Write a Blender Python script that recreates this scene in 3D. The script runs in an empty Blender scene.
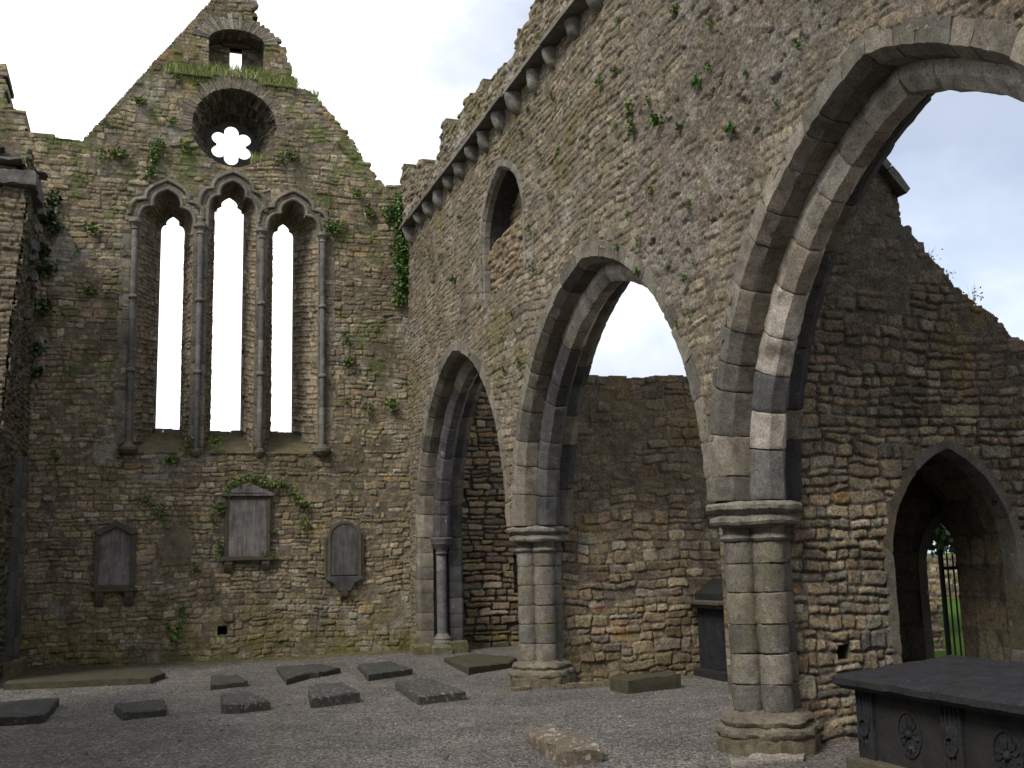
import bpy, bmesh, math, random
import numpy as np

C = bpy.context.scene.collection
F32 = np.float32

# ------------------------------------------------------------------ noise
def _hash(ix, iy, seed):
    h = (ix.astype(np.int64) * 374761393 + iy.astype(np.int64) * 668265263 + seed * 1274126177) & 0xFFFFFFFF
    h = ((h ^ (h >> 13)) * 1274126177) & 0xFFFFFFFF
    h = h ^ (h >> 16)
    return (h & 0xFFFFFF).astype(F32) / F32(0xFFFFFF)

def vnoise(x, y, seed=0):
    xf = np.floor(x); yf = np.floor(y)
    ix = xf.astype(np.int64); iy = yf.astype(np.int64)
    fx = (x - xf).astype(F32); fy = (y - yf).astype(F32)
    fx = fx * fx * (3 - 2 * fx); fy = fy * fy * (3 - 2 * fy)
    a = _hash(ix, iy, seed); b = _hash(ix + 1, iy, seed)
    c = _hash(ix, iy + 1, seed); d = _hash(ix + 1, iy + 1, seed)
    return (a + (b - a) * fx) * (1 - fy) + (c + (d - c) * fx) * fy      # 0..1

def fbm(x, y, seed=0, octv=4, gain=.5):
    s = 0; a = 1.0; t = 0
    for k in range(octv):
        s = s + a * vnoise(x * (2 ** k) + 17.3 * k, y * (2 ** k) - 9.1 * k, seed + 31 * k)
        t += a; a *= gain
    return s / t                                                          # 0..1, mean .5

def sstep(a, b, x):
    t = np.clip((x - a) / (b - a), 0, 1)
    return t * t * (3 - 2 * t)

# ------------------------------------------------------------------ meshes
def link(o, parent=None):
    C.objects.link(o)
    if parent is not None: o.parent = parent
    return o

def raw_mesh(name, co, quads=None, tris=None, col=None, mat=None, parent=None, smooth=True, ngons=None, sharp=0):
    """one mesh object from numpy arrays; col = per-vertex stone colour (albedo)"""
    me = bpy.data.meshes.new(name)
    co = np.ascontiguousarray(co, dtype=F32)
    me.vertices.add(len(co)); me.vertices.foreach_set('co', co.ravel())
    idx = []; tot = []
    if quads is not None and len(quads):
        q = np.asarray(quads, dtype=np.int32); idx.append(q.ravel()); tot.append(np.full(len(q), 4, np.int32))
    if tris is not None and len(tris):
        t = np.asarray(tris, dtype=np.int32); idx.append(t.ravel()); tot.append(np.full(len(t), 3, np.int32))
    for g in (ngons or []):
        idx.append(np.asarray(g, dtype=np.int32)); tot.append(np.array([len(g)], np.int32))
    idx = np.concatenate(idx); tot = np.concatenate(tot)
    me.loops.add(len(idx)); me.loops.foreach_set('vertex_index', idx)
    me.polygons.add(len(tot))
    st = np.concatenate([[0], np.cumsum(tot)[:-1]]).astype(np.int32)
    me.polygons.foreach_set('loop_start', st)
    me.polygons.foreach_set('use_smooth', np.full(len(tot), smooth, dtype=bool))
    me.update(calc_edges=True)
    if col is not None:
        c4 = np.ones((len(co), 4), F32); c4[:, :3] = col
        at = me.attributes.new('stone', 'FLOAT_COLOR', 'POINT'); at.data.foreach_set('color', c4.ravel())
    if mat: me.materials.append(mat)
    if sharp: me.set_sharp_from_angle(angle=math.radians(sharp))
    return link(bpy.data.objects.new(name, me), parent)

def bm_obj(name, bm, mat, parent=None, smooth=False):
    me = bpy.data.meshes.new(name); bm.to_mesh(me); bm.free()
    if smooth:
        for p in me.polygons: p.use_smooth = True
    me.materials.append(mat)
    return link(bpy.data.objects.new(name, me), parent)

def empty(name, label, cat, loc=(0, 0, 0), rotz=0, group=None):
    o = bpy.data.objects.new(name, None); C.objects.link(o)
    o.location = loc; o.rotation_euler = (0, 0, rotz); o.empty_display_size = .2
    return tag(o, label, cat, group)

def tag(o, label, cat, group=None):
    o['label'] = label; o['category'] = cat
    if label: o['kind'] = 'thing'
    if group: o['group'] = group
    return o

def group_part(name, parent):
    o = bpy.data.objects.new(name, None); C.objects.link(o); o.empty_display_size = .2; o.parent = parent
    return o

def structure(o):
    o['kind'] = 'structure'; return o

def box_bm(bm, x0, x1, y0, y1, z0, z1, bev=.01):
    b2 = bmesh.new()
    bmesh.ops.create_cube(b2, size=1)
    for v in b2.verts:
        v.co = ((x0 + x1) / 2 + v.co.x * (x1 - x0), (y0 + y1) / 2 + v.co.y * (y1 - y0), (z0 + z1) / 2 + v.co.z * (z1 - z0))
    if bev: bmesh.ops.bevel(b2, geom=b2.edges[:], offset=bev, segments=2, affect='EDGES', profile=.6)
    me = bpy.data.meshes.new('t'); b2.to_mesh(me); b2.free(); bm.from_mesh(me); bpy.data.meshes.remove(me)

def prism_bm(bm, pts, a0, a1, axis='Y', bev=.01):
    """polygon pts extruded along an axis. 'Y': pts are (x,z); 'X': (y,z); 'Z': (x,y)"""
    b2 = bmesh.new()
    def P(p, a): return {'Y': (p[0], a, p[1]), 'X': (a, p[0], p[1]), 'Z': (p[0], p[1], a)}[axis]
    lo = [b2.verts.new(P(p, a0)) for p in pts]; hi = [b2.verts.new(P(p, a1)) for p in pts]
    n = len(pts)
    b2.faces.new(lo[::-1]); b2.faces.new(hi)
    for i in range(n): b2.faces.new((lo[i], lo[(i + 1) % n], hi[(i + 1) % n], hi[i]))
    bmesh.ops.recalc_face_normals(b2, faces=b2.faces[:])
    if bev: bmesh.ops.bevel(b2, geom=b2.edges[:], offset=bev, segments=2, affect='EDGES', profile=.6)
    me = bpy.data.meshes.new('t'); b2.to_mesh(me); b2.free(); bm.from_mesh(me); bpy.data.meshes.remove(me)

# ------------------------------------------------------------------ materials
def nodes(name):
    m = bpy.data.materials.new(name); m.use_nodes = True
    nt = m.node_tree; nt.nodes.clear()
    out = nt.nodes.new('ShaderNodeOutputMaterial'); b = nt.nodes.new('ShaderNodeBsdfPrincipled')
    nt.links.new(b.outputs[0], out.inputs[0])
    return m, nt, b

def N(nt, t, **kw):
    n = nt.nodes.new(t)
    for k, v in kw.items():
        if k in n.inputs: n.inputs[k].default_value = v
        else: setattr(n, k, v)
    return n

def mixc(nt, a, b, fac, mode='MIX'):
    m = nt.nodes.new('ShaderNodeMix'); m.data_type = 'RGBA'; m.blend_type = mode
    for s, v in ((m.inputs[6], a), (m.inputs[7], b), (m.inputs[0], fac)):
        if hasattr(v, 'is_linked'): nt.links.new(v, s)
        else: s.default_value = v
    return m.outputs[2]

def ramp(nt, src, stops):
    r = nt.nodes.new('ShaderNodeValToRGB'); e = r.color_ramp.elements
    while len(e) < len(stops): e.new(.5)
    for i, (p, c) in enumerate(stops):
        e[i].position = p; e[i].color = (*c, 1) if len(c) == 3 else c
    nt.links.new(src, r.inputs[0]); return r.outputs[0]

def g3(v): return (v, v, v)

def stone_mat(name, base=None, fine=55, bump=.006, speck=.35, rough=.92, spots=None, var=.35, stain=None, spec=.25, streak=False):
    """masonry: albedo from the mesh's per-stone colour (base None) or one base colour, broken up by grain, specks and spots"""
    m, nt, b = nodes(name); L = nt.links.new
    tc = N(nt, 'ShaderNodeTexCoord')
    if base is None:
        at = N(nt, 'ShaderNodeAttribute', attribute_name='stone'); c = at.outputs['Color']
    else:
        rgb = N(nt, 'ShaderNodeRGB'); rgb.outputs[0].default_value = (*base, 1); c = rgb.outputs[0]
    n1 = N(nt, 'ShaderNodeTexNoise', Scale=7.0, Detail=6.0, Roughness=.65); L(tc.outputs['Object'], n1.inputs['Vector'])
    c = mixc(nt, c, ramp(nt, n1.outputs[0], [(.25, g3(1 - var)), (.75, g3(1 + var))]), 1.0, 'MULTIPLY')
    n2 = N(nt, 'ShaderNodeTexNoise', Scale=float(fine), Detail=6.0, Roughness=.78); L(tc.outputs['Object'], n2.inputs['Vector'])
    c = mixc(nt, c, ramp(nt, n2.outputs[0], [(.36, g3(1 - speck)), (.64, g3(1 + speck))]), 1.0, 'MULTIPLY')
    if base is None:
        n7 = N(nt, 'ShaderNodeTexNoise', Scale=24.0, Detail=8.0, Roughness=.8); L(tc.outputs['Object'], n7.inputs['Vector'])
        c = mixc(nt, c, ramp(nt, n7.outputs[0], [(.36, g3(.45)), (.45, g3(1)), (.58, g3(1)), (.68, g3(1.55))]), 1.0, 'MULTIPLY')
    if spots:
        n3 = N(nt, 'ShaderNodeTexNoise', Scale=spots[2], Detail=8.0, Roughness=.7); L(tc.outputs['Object'], n3.inputs['Vector'])
        c = mixc(nt, c, (*spots[0], 1), ramp(nt, n3.outputs[0], [(spots[1], g3(0)), (spots[1] + .07, g3(.8))]))
    if stain:
        n4 = N(nt, 'ShaderNodeTexNoise', Scale=stain[2], Detail=5.0, Roughness=.6); L(tc.outputs['Object'], n4.inputs['Vector'])
        c = mixc(nt, c, (*stain[0], 1), ramp(nt, n4.outputs[0], [(stain[1], g3(0)), (stain[1] + .15, g3(.7))]))
    if streak:
        mp_ = N(nt, 'ShaderNodeMapping'); mp_.inputs['Scale'].default_value = (1, 1, .12); L(tc.outputs['Object'], mp_.inputs[0])
        n8 = N(nt, 'ShaderNodeTexNoise', Scale=16.0, Detail=6.0, Roughness=.65); L(mp_.outputs[0], n8.inputs['Vector'])
        c = mixc(nt, c, ramp(nt, n8.outputs[0], [(.35, g3(.62)), (.65, g3(1.25))]), 1.0, 'MULTIPLY')
    L(c, b.inputs['Base Color'])
    b.inputs['Roughness'].default_value = rough; b.inputs['Specular IOR Level'].default_value = spec
    n5 = N(nt, 'ShaderNodeTexNoise', Scale=fine * 1.6, Detail=6.0, Roughness=.75); L(tc.outputs['Object'], n5.inputs['Vector'])
    n6 = N(nt, 'ShaderNodeTexNoise', Scale=fine * .35, Detail=4.0, Roughness=.6); L(tc.outputs['Object'], n6.inputs['Vector'])
    ad = N(nt, 'ShaderNodeMath', operation='ADD'); L(n5.outputs[0], ad.inputs[0]); L(n6.outputs[0], ad.inputs[1])
    bp = N(nt, 'ShaderNodeBump', Strength=1.0, Distance=bump); L(ad.outputs[0], bp.inputs['Height']); L(bp.outputs[0], b.inputs['Normal'])
    return m

M = {}
M['rubble'] = stone_mat('rubble_stone', None, 48, .010, .55, .95)
M['dressed'] = stone_mat('dressed_stone', None, 60, .007, .42, .9, spots=((.36, .36, .33), .63, 9.0), var=.38, stain=((.085, .08, .06), .54, 3.2))
M['tablet'] = stone_mat('weathered_tablet', streak=True, base=(.185, .17, .158), fine=60, bump=.002, speck=.28, rough=.75, stain=((.075, .07, .07), .5, 3.0), var=.25)
M['tablet_dark'] = stone_mat('dark_tablet', streak=True, base=(.09, .085, .08), fine=60, bump=.002, speck=.25, rough=.75, stain=((.03, .03, .03), .5, 2.0), var=.35)
M['frame'] = stone_mat('mossy_frame_stone', (.095, .08, .058), 60, .005, .3, .9, stain=((.06, .065, .03), .55, 4.0))
M['slab'] = stone_mat('dark_slab', (.056, .053, .047), 60, .006, .5, .88, spots=((.22, .215, .19), .59, 17.0), stain=((.05, .048, .028), .55, 2.5))
M['slab_pale'] = stone_mat('lichen_slab', (.062, .059, .052), 60, .006, .5, .88, spots=((.30, .29, .265), .56, 17.0))
M['slab_moss'] = stone_mat('mossy_slab', (.062, .055, .036), 60, .006, .4, .9, stain=((.05, .052, .018), .5, 3.0))
M['block'] = stone_mat('lichen_block', (.15, .118, .085), 60, .008, .4, .9, spots=((.45, .43, .39), .54, 12.0), stain=((.05, .04, .03), .6, 8.0))
M['tomb'] = stone_mat('dark_limestone', (.028, .029, .033), 60, .005, .5, .7, spec=.12, spots=((.15, .155, .16), .62, 19.0), stain=((.034, .031, .024), .5, 3.0), var=.5)
M['tomb_side'] = stone_mat('dark_limestone_side', (.024, .024, .0235), 60, .003, .3, .8, stain=((.032, .029, .02), .58, 3.0))

def leaf_mat(name, c1, c2):
    m, nt, b = nodes(name); L = nt.links.new
    ge = N(nt, 'ShaderNodeNewGeometry')
    L(ramp(nt, ge.outputs['Random Per Island'], [(0, c1), (1, c2)]), b.inputs['Base Color'])
    b.inputs['Roughness'].default_value = .6
    return m
M['weed'] = leaf_mat('weed_leaf', (.06, .11, .018), (.17, .22, .055))
M['ivy'] = leaf_mat('ivy_leaf', (.05, .115, .02), (.13, .22, .05))
M['ivy_dark'] = leaf_mat('ivy_dark_leaf', (.02, .045, .014), (.06, .09, .03))
M['grass'] = leaf_mat('grass_blade', (.20, .26, .06), (.36, .38, .15))
M['tree'] = leaf_mat('tree_leaf', (.012, .022, .008), (.035, .055, .02))

m, nt, b = nodes('wrought_iron'); b.inputs['Base Color'].default_value = (.012, .012, .013, 1); b.inputs['Roughness'].default_value = .6; M['iron'] = m
m, nt, b = nodes('bark'); b.inputs['Base Color'].default_value = (.05, .04, .03, 1); M['bark'] = m

# gravel
m, nt, b = nodes('grey_gravel'); L = nt.links.new
tc = N(nt, 'ShaderNodeTexCoord')
v1 = N(nt, 'ShaderNodeTexVoronoi', Scale=50.0); L(tc.outputs['Object'], v1.inputs['Vector'])
v2 = N(nt, 'ShaderNodeTexVoronoi', Scale=75.0); L(tc.outputs['Object'], v2.inputs['Vector'])
sep = N(nt, 'ShaderNodeSeparateColor'); L(v1.outputs['Color'], sep.inputs[0])
sep2 = N(nt, 'ShaderNodeSeparateColor'); L(v2.outputs['Color'], sep2.inputs[0])
c = ramp(nt, sep.outputs[0], [(0, (.022, .021, .02)), (.35, (.085, .08, .076)), (.75, (.17, .16, .15)), (.95, (.25, .236, .222)), (1, (.42, .40, .38))])
c2 = ramp(nt, sep2.outputs[1], [(0, (.05, .05, .052)), (1, (.15, .145, .145))])
c = mixc(nt, c, c2, .3)
nb = N(nt, 'ShaderNodeTexNoise', Scale=.9, Detail=5.0, Roughness=.6); L(tc.outputs['Object'], nb.inputs['Vector'])
c = mixc(nt, c, ramp(nt, nb.outputs[0], [(.3, (.82, .785, .73)), (.7, (1.42, 1.36, 1.26))]), 1.0, 'MULTIPLY')
nb2 = N(nt, 'ShaderNodeTexNoise', Scale=6.0, Detail=5.0, Roughness=.7); L(tc.outputs['Object'], nb2.inputs['Vector'])
c = mixc(nt, c, ramp(nt, nb2.outputs[0], [(.3, g3(.8)), (.7, g3(1.18))]), 1.0, 'MULTIPLY')
L(c, b.inputs['Base Color']); b.inputs['Roughness'].default_value = .9; b.inputs['Specular IOR Level'].default_value = .25
ad = N(nt, 'ShaderNodeMath', operation='MULTIPLY_ADD'); L(v1.outputs['Distance'], ad.inputs[0]); ad.inputs[1].default_value = -1.0; L(nb2.outputs[0], ad.inputs[2])
bp = N(nt, 'ShaderNodeBump', Strength=1.0, Distance=.016); L(ad.outputs[0], bp.inputs['Height']); L(bp.outputs[0], b.inputs['Normal'])
M['gravel'] = m

m, nt, b = nodes('meadow_grass'); L = nt.links.new
tc = N(nt, 'ShaderNodeTexCoord'); n1 = N(nt, 'ShaderNodeTexNoise', Scale=9.0, Detail=6.0, Roughness=.7); L(tc.outputs['Object'], n1.inputs['Vector'])
L(ramp(nt, n1.outputs[0], [(.3, (.03, .07, .008)), (.7, (.075, .135, .02))]), b.inputs['Base Color']); b.inputs['Specular IOR Level'].default_value = .05; b.inputs['Roughness'].default_value = 1
bp = N(nt, 'ShaderNodeBump', Strength=1.0, Distance=.05); L(n1.outputs[0], bp.inputs['Height']); L(bp.outputs[0], b.inputs['Normal'])
M['meadow'] = m

# ------------------------------------------------------------------ rubble masonry
PAL = {
    'brown': [((.235, .192, .128), 5), ((.20, .168, .116), 4), ((.275, .238, .17), 3), ((.165, .138, .098), 3), ((.23, .21, .168), 2), ((.125, .112, .09), 1.2), ((.25, .18, .095), .6), ((.33, .30, .25), .7)],
    'grey': [((.235, .205, .158), 5), ((.20, .172, .13), 4), ((.275, .245, .195), 3), ((.16, .14, .11), 3), ((.21, .20, .175), 2), ((.32, .295, .25), .6), ((.125, .115, .10), 1)],
    'mixed': [((.25, .202, .145), 5), ((.21, .165, .115), 4), ((.295, .248, .185), 3), ((.155, .123, .088), 2), ((.215, .20, .18), 2), ((.245, .18, .14), 1), ((.27, .18, .08), .3), ((.10, .098, .095), 1.0), ((.34, .305, .26), 1.0)],
    'slate': [((.16, .155, .145), 4), ((.10, .10, .10), 4), ((.22, .20, .17), 3), ((.065, .066, .07), 2), ((.27, .25, .21), 1)],
    'ashlar': [((.155, .135, .105), 4), ((.13, .12, .095), 4), ((.18, .16, .13), 2), ((.10, .09, .07), 2)],
}
def palette_pick(n, pal, rng, even=.3):
    p = PAL[pal]; w = np.array([q[1] for q in p]); w = w / w.sum()
    k = rng.choice(len(p), n, p=w)
    c = np.array([q[0] for q in p])[k]
    c = c * (1 - even) + (np.array([q[0] for q in p]) * w[:, None]).sum(0) * even
    return c * np.array((1.07, 1.0, .855)) * rng.uniform(.72, 1.28, (n, 1)) * rng.uniform(.96, 1.04, (n, 3))

class Rubble:
    """random rubble brought to rough courses over a (u,v) rectangle"""
    def __init__(s, u0, u1, v0, v1, seed, pal='brown', band=(.2, .36), sw=(.14, .5), sh=(.06, .19), warp=.03, res=.008, rot=.06, round_=(.08, .4), even=.2):
        rng = np.random.default_rng(seed); s.rng = rng; s.seed = seed; s.warp = warp
        s.u0 = u0 - .4; s.v0 = v0 - .4; u1 += .4; v1 += .4; s.res = res
        R = []
        def split(a, b, c, d, depth=0):
            w = b - a; h = d - c
            mw = rng.uniform(*sw); mh = rng.uniform(*sh)
            if h > mh and h > sh[0] * 2 and depth < 6 and (h > sh[1] or rng.random() < .75):
                t = rng.uniform(.35, .65); split(a, b, c, c + h * t, depth + 1); split(a, b, c + h * t, d, depth + 1)
            elif w > mw and w > sw[0] * 1.7 and depth < 8:
                t = rng.uniform(.3, .7); split(a, a + w * t, c, d, depth + 1); split(a + w * t, b, c, d, depth + 1)
            else: R.append((a, b, c, d))
        v = s.v0
        while v < v1:
            h = rng.uniform(*band); u = s.u0 - rng.uniform(0, .5)
            while u < u1:
                w = rng.uniform(.45, 1.3); split(u, u + w, v, v + h); u += w
            v += h
        R = np.array(R); s.n = len(R)
        nu = int((u1 + 1.5 - s.u0) / res) + 2; nv = int((v1 + .6 - s.v0) / res) + 2
        s.map = np.zeros((nv, nu), np.int32)
        for i, (a, b_, c, d) in enumerate(R):
            i0 = max(0, int((a - s.u0) / res)); i1 = max(0, int((b_ - s.u0) / res)); j0 = int((c - s.v0) / res); j1 = int((d - s.v0) / res)
            s.map[j0:j1, i0:i1] = i
        s.cx = (R[:, 0] + R[:, 1]) / 2; s.cy = (R[:, 2] + R[:, 3]) / 2
        s.hw = (R[:, 1] - R[:, 0]) / 2; s.hh = (R[:, 3] - R[:, 2]) / 2
        s.rot = rng.uniform(-rot, rot, s.n); s.off = rng.normal(0, 1, s.n); s.tx = rng.normal(0, 1, s.n); s.ty = rng.normal(0, 1, s.n)
        s.rad = rng.uniform(*round_, s.n) * np.minimum(s.hw, s.hh)
        s.cut = []
        for q_ in range(3):                       # knocked-off corners
            th = rng.uniform(0, 2 * math.pi, s.n); c_, n_ = np.cos(th), np.sin(th)
            s.cut.append((c_, n_, (np.abs(c_) * s.hw + np.abs(n_) * s.hh) * rng.uniform(.70, 1.1, s.n)))
        s.col = palette_pick(s.n, pal, rng, even)
    def ids(s, U, V):
        w = s.warp
        a = U + (fbm(U * 1.1, V * 1.1, s.seed + 5, 2) - .5) * w * 2.2 + (fbm(U * 6, V * 6, s.seed + 7, 2) - .5) * w * 1.1
        b = V + (fbm(U * .8, V * .8, s.seed + 11, 2) - .5) * w * 4 + (fbm(U * 5, V * 5, s.seed + 13, 2) - .5) * w * 1.1
        i = np.clip(((a - s.u0) / s.res).astype(np.int32), 0, s.map.shape[1] - 1); j = np.clip(((b - s.v0) / s.res).astype(np.int32), 0, s.map.shape[0] - 1)
        return s.map[j, i], a, b
    def eval(s, U, V, joint=.008, bev=.011, depth=.035, flush=0, offs=.010, tilt=.07, rough=.009, mortar=(.15, .125, .09), edge=.026):
        k, a, b = s.ids(U, V)
        dx = a - s.cx[k]; dy = b - s.cy[k]; r = s.rot[k]
        px = dx + dy * r; py = dy - dx * r
        qx = np.abs(px) - s.hw[k] + s.rad[k]; qy = np.abs(py) - s.hh[k] + s.rad[k]
        d = -(np.hypot(np.maximum(qx, 0), np.maximum(qy, 0)) + np.minimum(np.maximum(qx, qy), 0) - s.rad[k])
        for c_, n_, o_ in s.cut: d = np.minimum(d, o_[k] - px * c_[k] - py * n_[k])
        nz = fbm(U * 17, V * 17, s.seed + 3, 4, .65)
        d = d + (nz - .5) * edge
        m = sstep(joint * .5, joint * .5 + bev, d)
        face = s.off[k] * offs + tilt * (s.tx[k] * px * .35 + s.ty[k] * py) + (fbm(U * 15, V * 15, s.seed + 21, 5, .7) - .5) * rough * 2.6
        stone = -depth + (depth + np.clip(face, -.03, .035)) * m ** .4
        mort = -depth * (1 - np.asarray(flush)) + (fbm(U * 7, V * 7, s.seed + 41, 4, .65) - .5) * .022 + np.asarray(flush) * .004
        h = np.maximum(stone, mort)
        vis = sstep(-.006, .006, stone - mort) * np.maximum(m, .0)
        mc = np.asarray(mortar)[None, :] * .85 * (.75 + .5 * fbm(U * 3, V * 3, s.seed + 51, 4)).reshape(-1, 1)
        sc = s.col[k].reshape(-1, 3)
        vis_ = vis.reshape(-1, 1)
        col = mc * (1 - vis_) + sc * vis_
        col = col * (.50 + 1.0 * fbm(U * 19, V * 19, s.seed + 61, 5, .75)).reshape(-1, 1)
        return h, col.reshape(U.shape + (3,)), k, m

def tint(col, mask, c, amt=1.0):
    k = np.clip(mask * amt, 0, 1)[..., None]
    return col * (1 - k) + np.asarray(c) * k

def in_poly(U, V, poly):
    P = np.asarray(poly); ins = np.zeros(U.shape, bool); n = len(P)
    for i in range(n):
        x0, y0 = P[i]; x1, y1 = P[(i + 1) % n]
        if y0 == y1: continue
        c = ((y0 > V) != (y1 > V)) & (U < (x1 - x0) * (V - y0) / (y1 - y0) + x0)
        ins ^= c
    return ins

def sheet(name, us, vs, mapf, keepf, stonef, T, mat, parent=None, flip=False, back=True):
    """masonry face as a real relief, with reveals of depth T along every free edge and a back face"""
    us = np.asarray(us); vs = np.asarray(vs); nu = len(us); nv = len(vs)
    U, V = np.meshgrid(us, vs)
    h, col = stonef(U, V)
    P = mapf(U, V, h)
    Uc = (U[:-1, :-1] + U[1:, 1:]) / 2; Vc = (V[:-1, :-1] + V[1:, 1:]) / 2
    keep = keepf(Uc, Vc)
    I = np.arange(nu * nv).reshape(nv, nu)
    def q(a, b, c, d): return np.stack([a, b, c, d], -1)
    quads = q(I[:-1, :-1], I[:-1, 1:], I[1:, 1:], I[1:, :-1])[keep]
    B = mapf(U, V, np.full_like(h, -T))
    pad = np.pad(keep, 1)
    sk = []
    for (dj, di, a, b) in ((0, -1, (1, 0), (0, 0)), (0, 1, (0, 1), (1, 1)), (-1, 0, (0, 0), (0, 1)), (1, 0, (1, 1), (1, 0))):
        nb = pad[1 + dj:1 + dj + nv - 1, 1 + di:1 + di + nu - 1]
        j, i = np.nonzero(keep & ~nb)
        va = I[j + a[0], i + a[1]]; vb = I[j + b[0], i + b[1]]
        sk.append(np.stack([va, vb], -1))
    sk = np.concatenate(sk)
    Pf = P.reshape(-1, 3); Bf = B.reshape(-1, 3); cf = col.reshape(-1, 3)
    co = [Pf]; cc = [cf]; base = len(Pf)
    n = len(sk)
    nT = 5                                    # reveal in strips so that it keeps some roughness
    ring = []
    hs = (np.arange(n * 1))
    for t in range(nT + 1):
        f = t / nT
        pa = Pf[sk[:, 0]] * (1 - f) + Bf[sk[:, 0]] * f; pb = Pf[sk[:, 1]] * (1 - f) + Bf[sk[:, 1]] * f
        co += [pa, pb]; sh = .85 + .3 * np.sin(f * 23 + sk[:, :1] * .05) * .3
        cc += [cf[sk[:, 0]] * sh, cf[sk[:, 1]] * sh]
        ring.append((base + np.arange(n), base + n + np.arange(n))); base += 2 * n
    for t in range(nT):
        quads = np.concatenate([quads, q(ring[t][1], ring[t][0], ring[t + 1][0], ring[t + 1][1])])
    if back:
        j_, i0, i1 = [], [], []
        for j in range(0, nv - 1, 4):
            rows = keep[j:j + 4]; row = rows[0] if len(rows) < 4 else rows.all(0)
            dd = np.diff(np.concatenate([[0], row.astype(np.int8), [0]]))
            for a, b_ in zip(np.nonzero(dd == 1)[0], np.nonzero(dd == -1)[0]):
                j_.append(j); i0.append(a); i1.append(b_)
        j_ = np.array(j_); i0 = np.array(i0); i1 = np.array(i1); jt = np.minimum(j_ + 4, nv - 1)
        if len(j_):
            k = len(j_); co += [B[j_, i0], B[j_, i1], B[jt, i1], B[jt, i0]]; cm = np.tile(cf.mean(0), (4 * k, 1)); cc.append(cm)
            ar = np.arange(k); quads = np.concatenate([quads, q(base + 3 * k + ar, base + 2 * k + ar, base + k + ar, base + ar)])
    if flip: quads = quads[:, ::-1]
    co = np.concatenate(co); cc = np.concatenate(cc)
    used = np.zeros(len(co), bool); used[quads.ravel()] = True
    ren = np.cumsum(used) - 1
    return raw_mesh(name, co[used], ren[quads], col=cc[used], mat=mat, parent=parent)

def patch(name, P, stone, mat, parent=None, flip=False):
    """curved masonry surface: P (ns,nt,3) base points, stone = (height, colour) arrays pushed along the normals"""
    h, col = stone
    a = np.gradient(P, axis=0); b_ = np.gradient(P, axis=1)
    n = np.cross(a, b_); n /= np.linalg.norm(n, axis=-1, keepdims=True) + 1e-9
    if flip: n = -n
    Q = P + n * h[..., None]
    ns, nt_ = P.shape[:2]; I = np.arange(ns * nt_).reshape(ns, nt_)
    quads = np.stack([I[:-1, :-1], I[1:, :-1], I[1:, 1:], I[:-1, 1:]], -1).reshape(-1, 4)
    if flip: quads = quads[:, ::-1]
    return raw_mesh(name, Q.reshape(-1, 3), quads, col=col.reshape(-1, 3), mat=mat, parent=parent)

# ------------------------------------------------------------------ dressed stone sweeps
def dens(profile, step=.05):
    out = []; n = len(profile)
    for i in range(n):
        a = np.array(profile[i]); b_ = np.array(profile[(i + 1) % n]); k = max(1, int(np.linalg.norm(b_ - a) / step))
        for t in range(k): out.append(a + (b_ - a) * t / k)
    return np.array(out)

class Bag:
    def __init__(s): s.co = []; s.q = []; s.t = []; s.c = []; s.n = 0
    def add(s, co, q=None, t=None, col=(.2, .2, .2)):
        co = np.asarray(co, float).reshape(-1, 3)
        s.co.append(co)
        if q is not None and len(q): s.q.append(np.asarray(q) + s.n)
        if t is not None and len(t): s.t.append(np.asarray(t) + s.n)
        c = np.asarray(col, float); s.c.append(np.tile(c, (len(co), 1)) if c.ndim == 1 else c)
        s.n += len(co)
    def build(s, name, mat, parent=None, smooth=True):
        return raw_mesh(name, np.concatenate(s.co), np.concatenate(s.q) if s.q else None, np.concatenate(s.t) if s.t else None, np.concatenate(s.c), mat, parent, smooth, sharp=28)

def loft_closed(bag, rings, col, cap=True, amp=.005, seed=0, vary=.14):
    """rings: list of (m,3) loops -> closed solid with caps, edges roughened"""
    R = np.array(rings); k, m_ = R.shape[:2]
    f = R.reshape(-1, 3)
    sd = seed * 3.71
    d = np.stack([fbm(f[:, 0] * 6 + f[:, 2] * 9 + sd, f[:, 1] * 9 + f[:, 2] * 5 - sd, 3 + j, 3) - .5 for j in range(3)], -1)
    d2 = np.stack([fbm(f[:, 0] * 23 + f[:, 2] * 19 + sd, f[:, 1] * 27 + f[:, 2] * 13 - sd, 13 + j, 2) - .5 for j in range(3)], -1)
    f = f + d * amp * 2 + d2 * amp * 1.1
    c = np.asarray(col) * (1 - vary + 2 * vary * fbm(f[:, 0] * 5 + f[:, 2] * 4 + sd, f[:, 1] * 7 + f[:, 2] * 3, 77, 4)).reshape(-1, 1)
    I = np.arange(k * m_).reshape(k, m_)
    J = np.roll(I, -1, 1)
    q = np.stack([I[:-1], J[:-1], J[1:], I[1:]], -1).reshape(-1, 4)
    co = list(f); t = []
    if cap:
        for ring, sgn in ((0, 1), (k - 1, -1)):
            cen = len(co); co.append(f[I[ring]].mean(0))
            a = I[ring]; b_ = J[ring]
            tri = np.stack([np.full(m_, cen), b_, a] if sgn > 0 else [np.full(m_, cen), a, b_], -1); t.append(tri)
        c = np.concatenate([c, [c[I[0]].mean(0)], [c[I[-1]].mean(0)]])
    bag.add(np.array(co), q, np.concatenate(t) if t else None, c)

def pick(cols, rng): return np.array(cols[rng.integers(len(cols))]) * rng.uniform(.88, 1.12)

LIGHTC = [(.33, .30, .255), (.29, .262, .215), (.25, .22, .175), (.31, .275, .225), (.225, .20, .165), (.275, .238, .185)]
DARKC = [(.085, .083, .082), (.068, .067, .067), (.11, .105, .10), (.058, .057, .057)]
MIDC = [(.18, .158, .122), (.205, .18, .14), (.15, .132, .104), (.225, .2, .158), (.13, .12, .10)]

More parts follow.
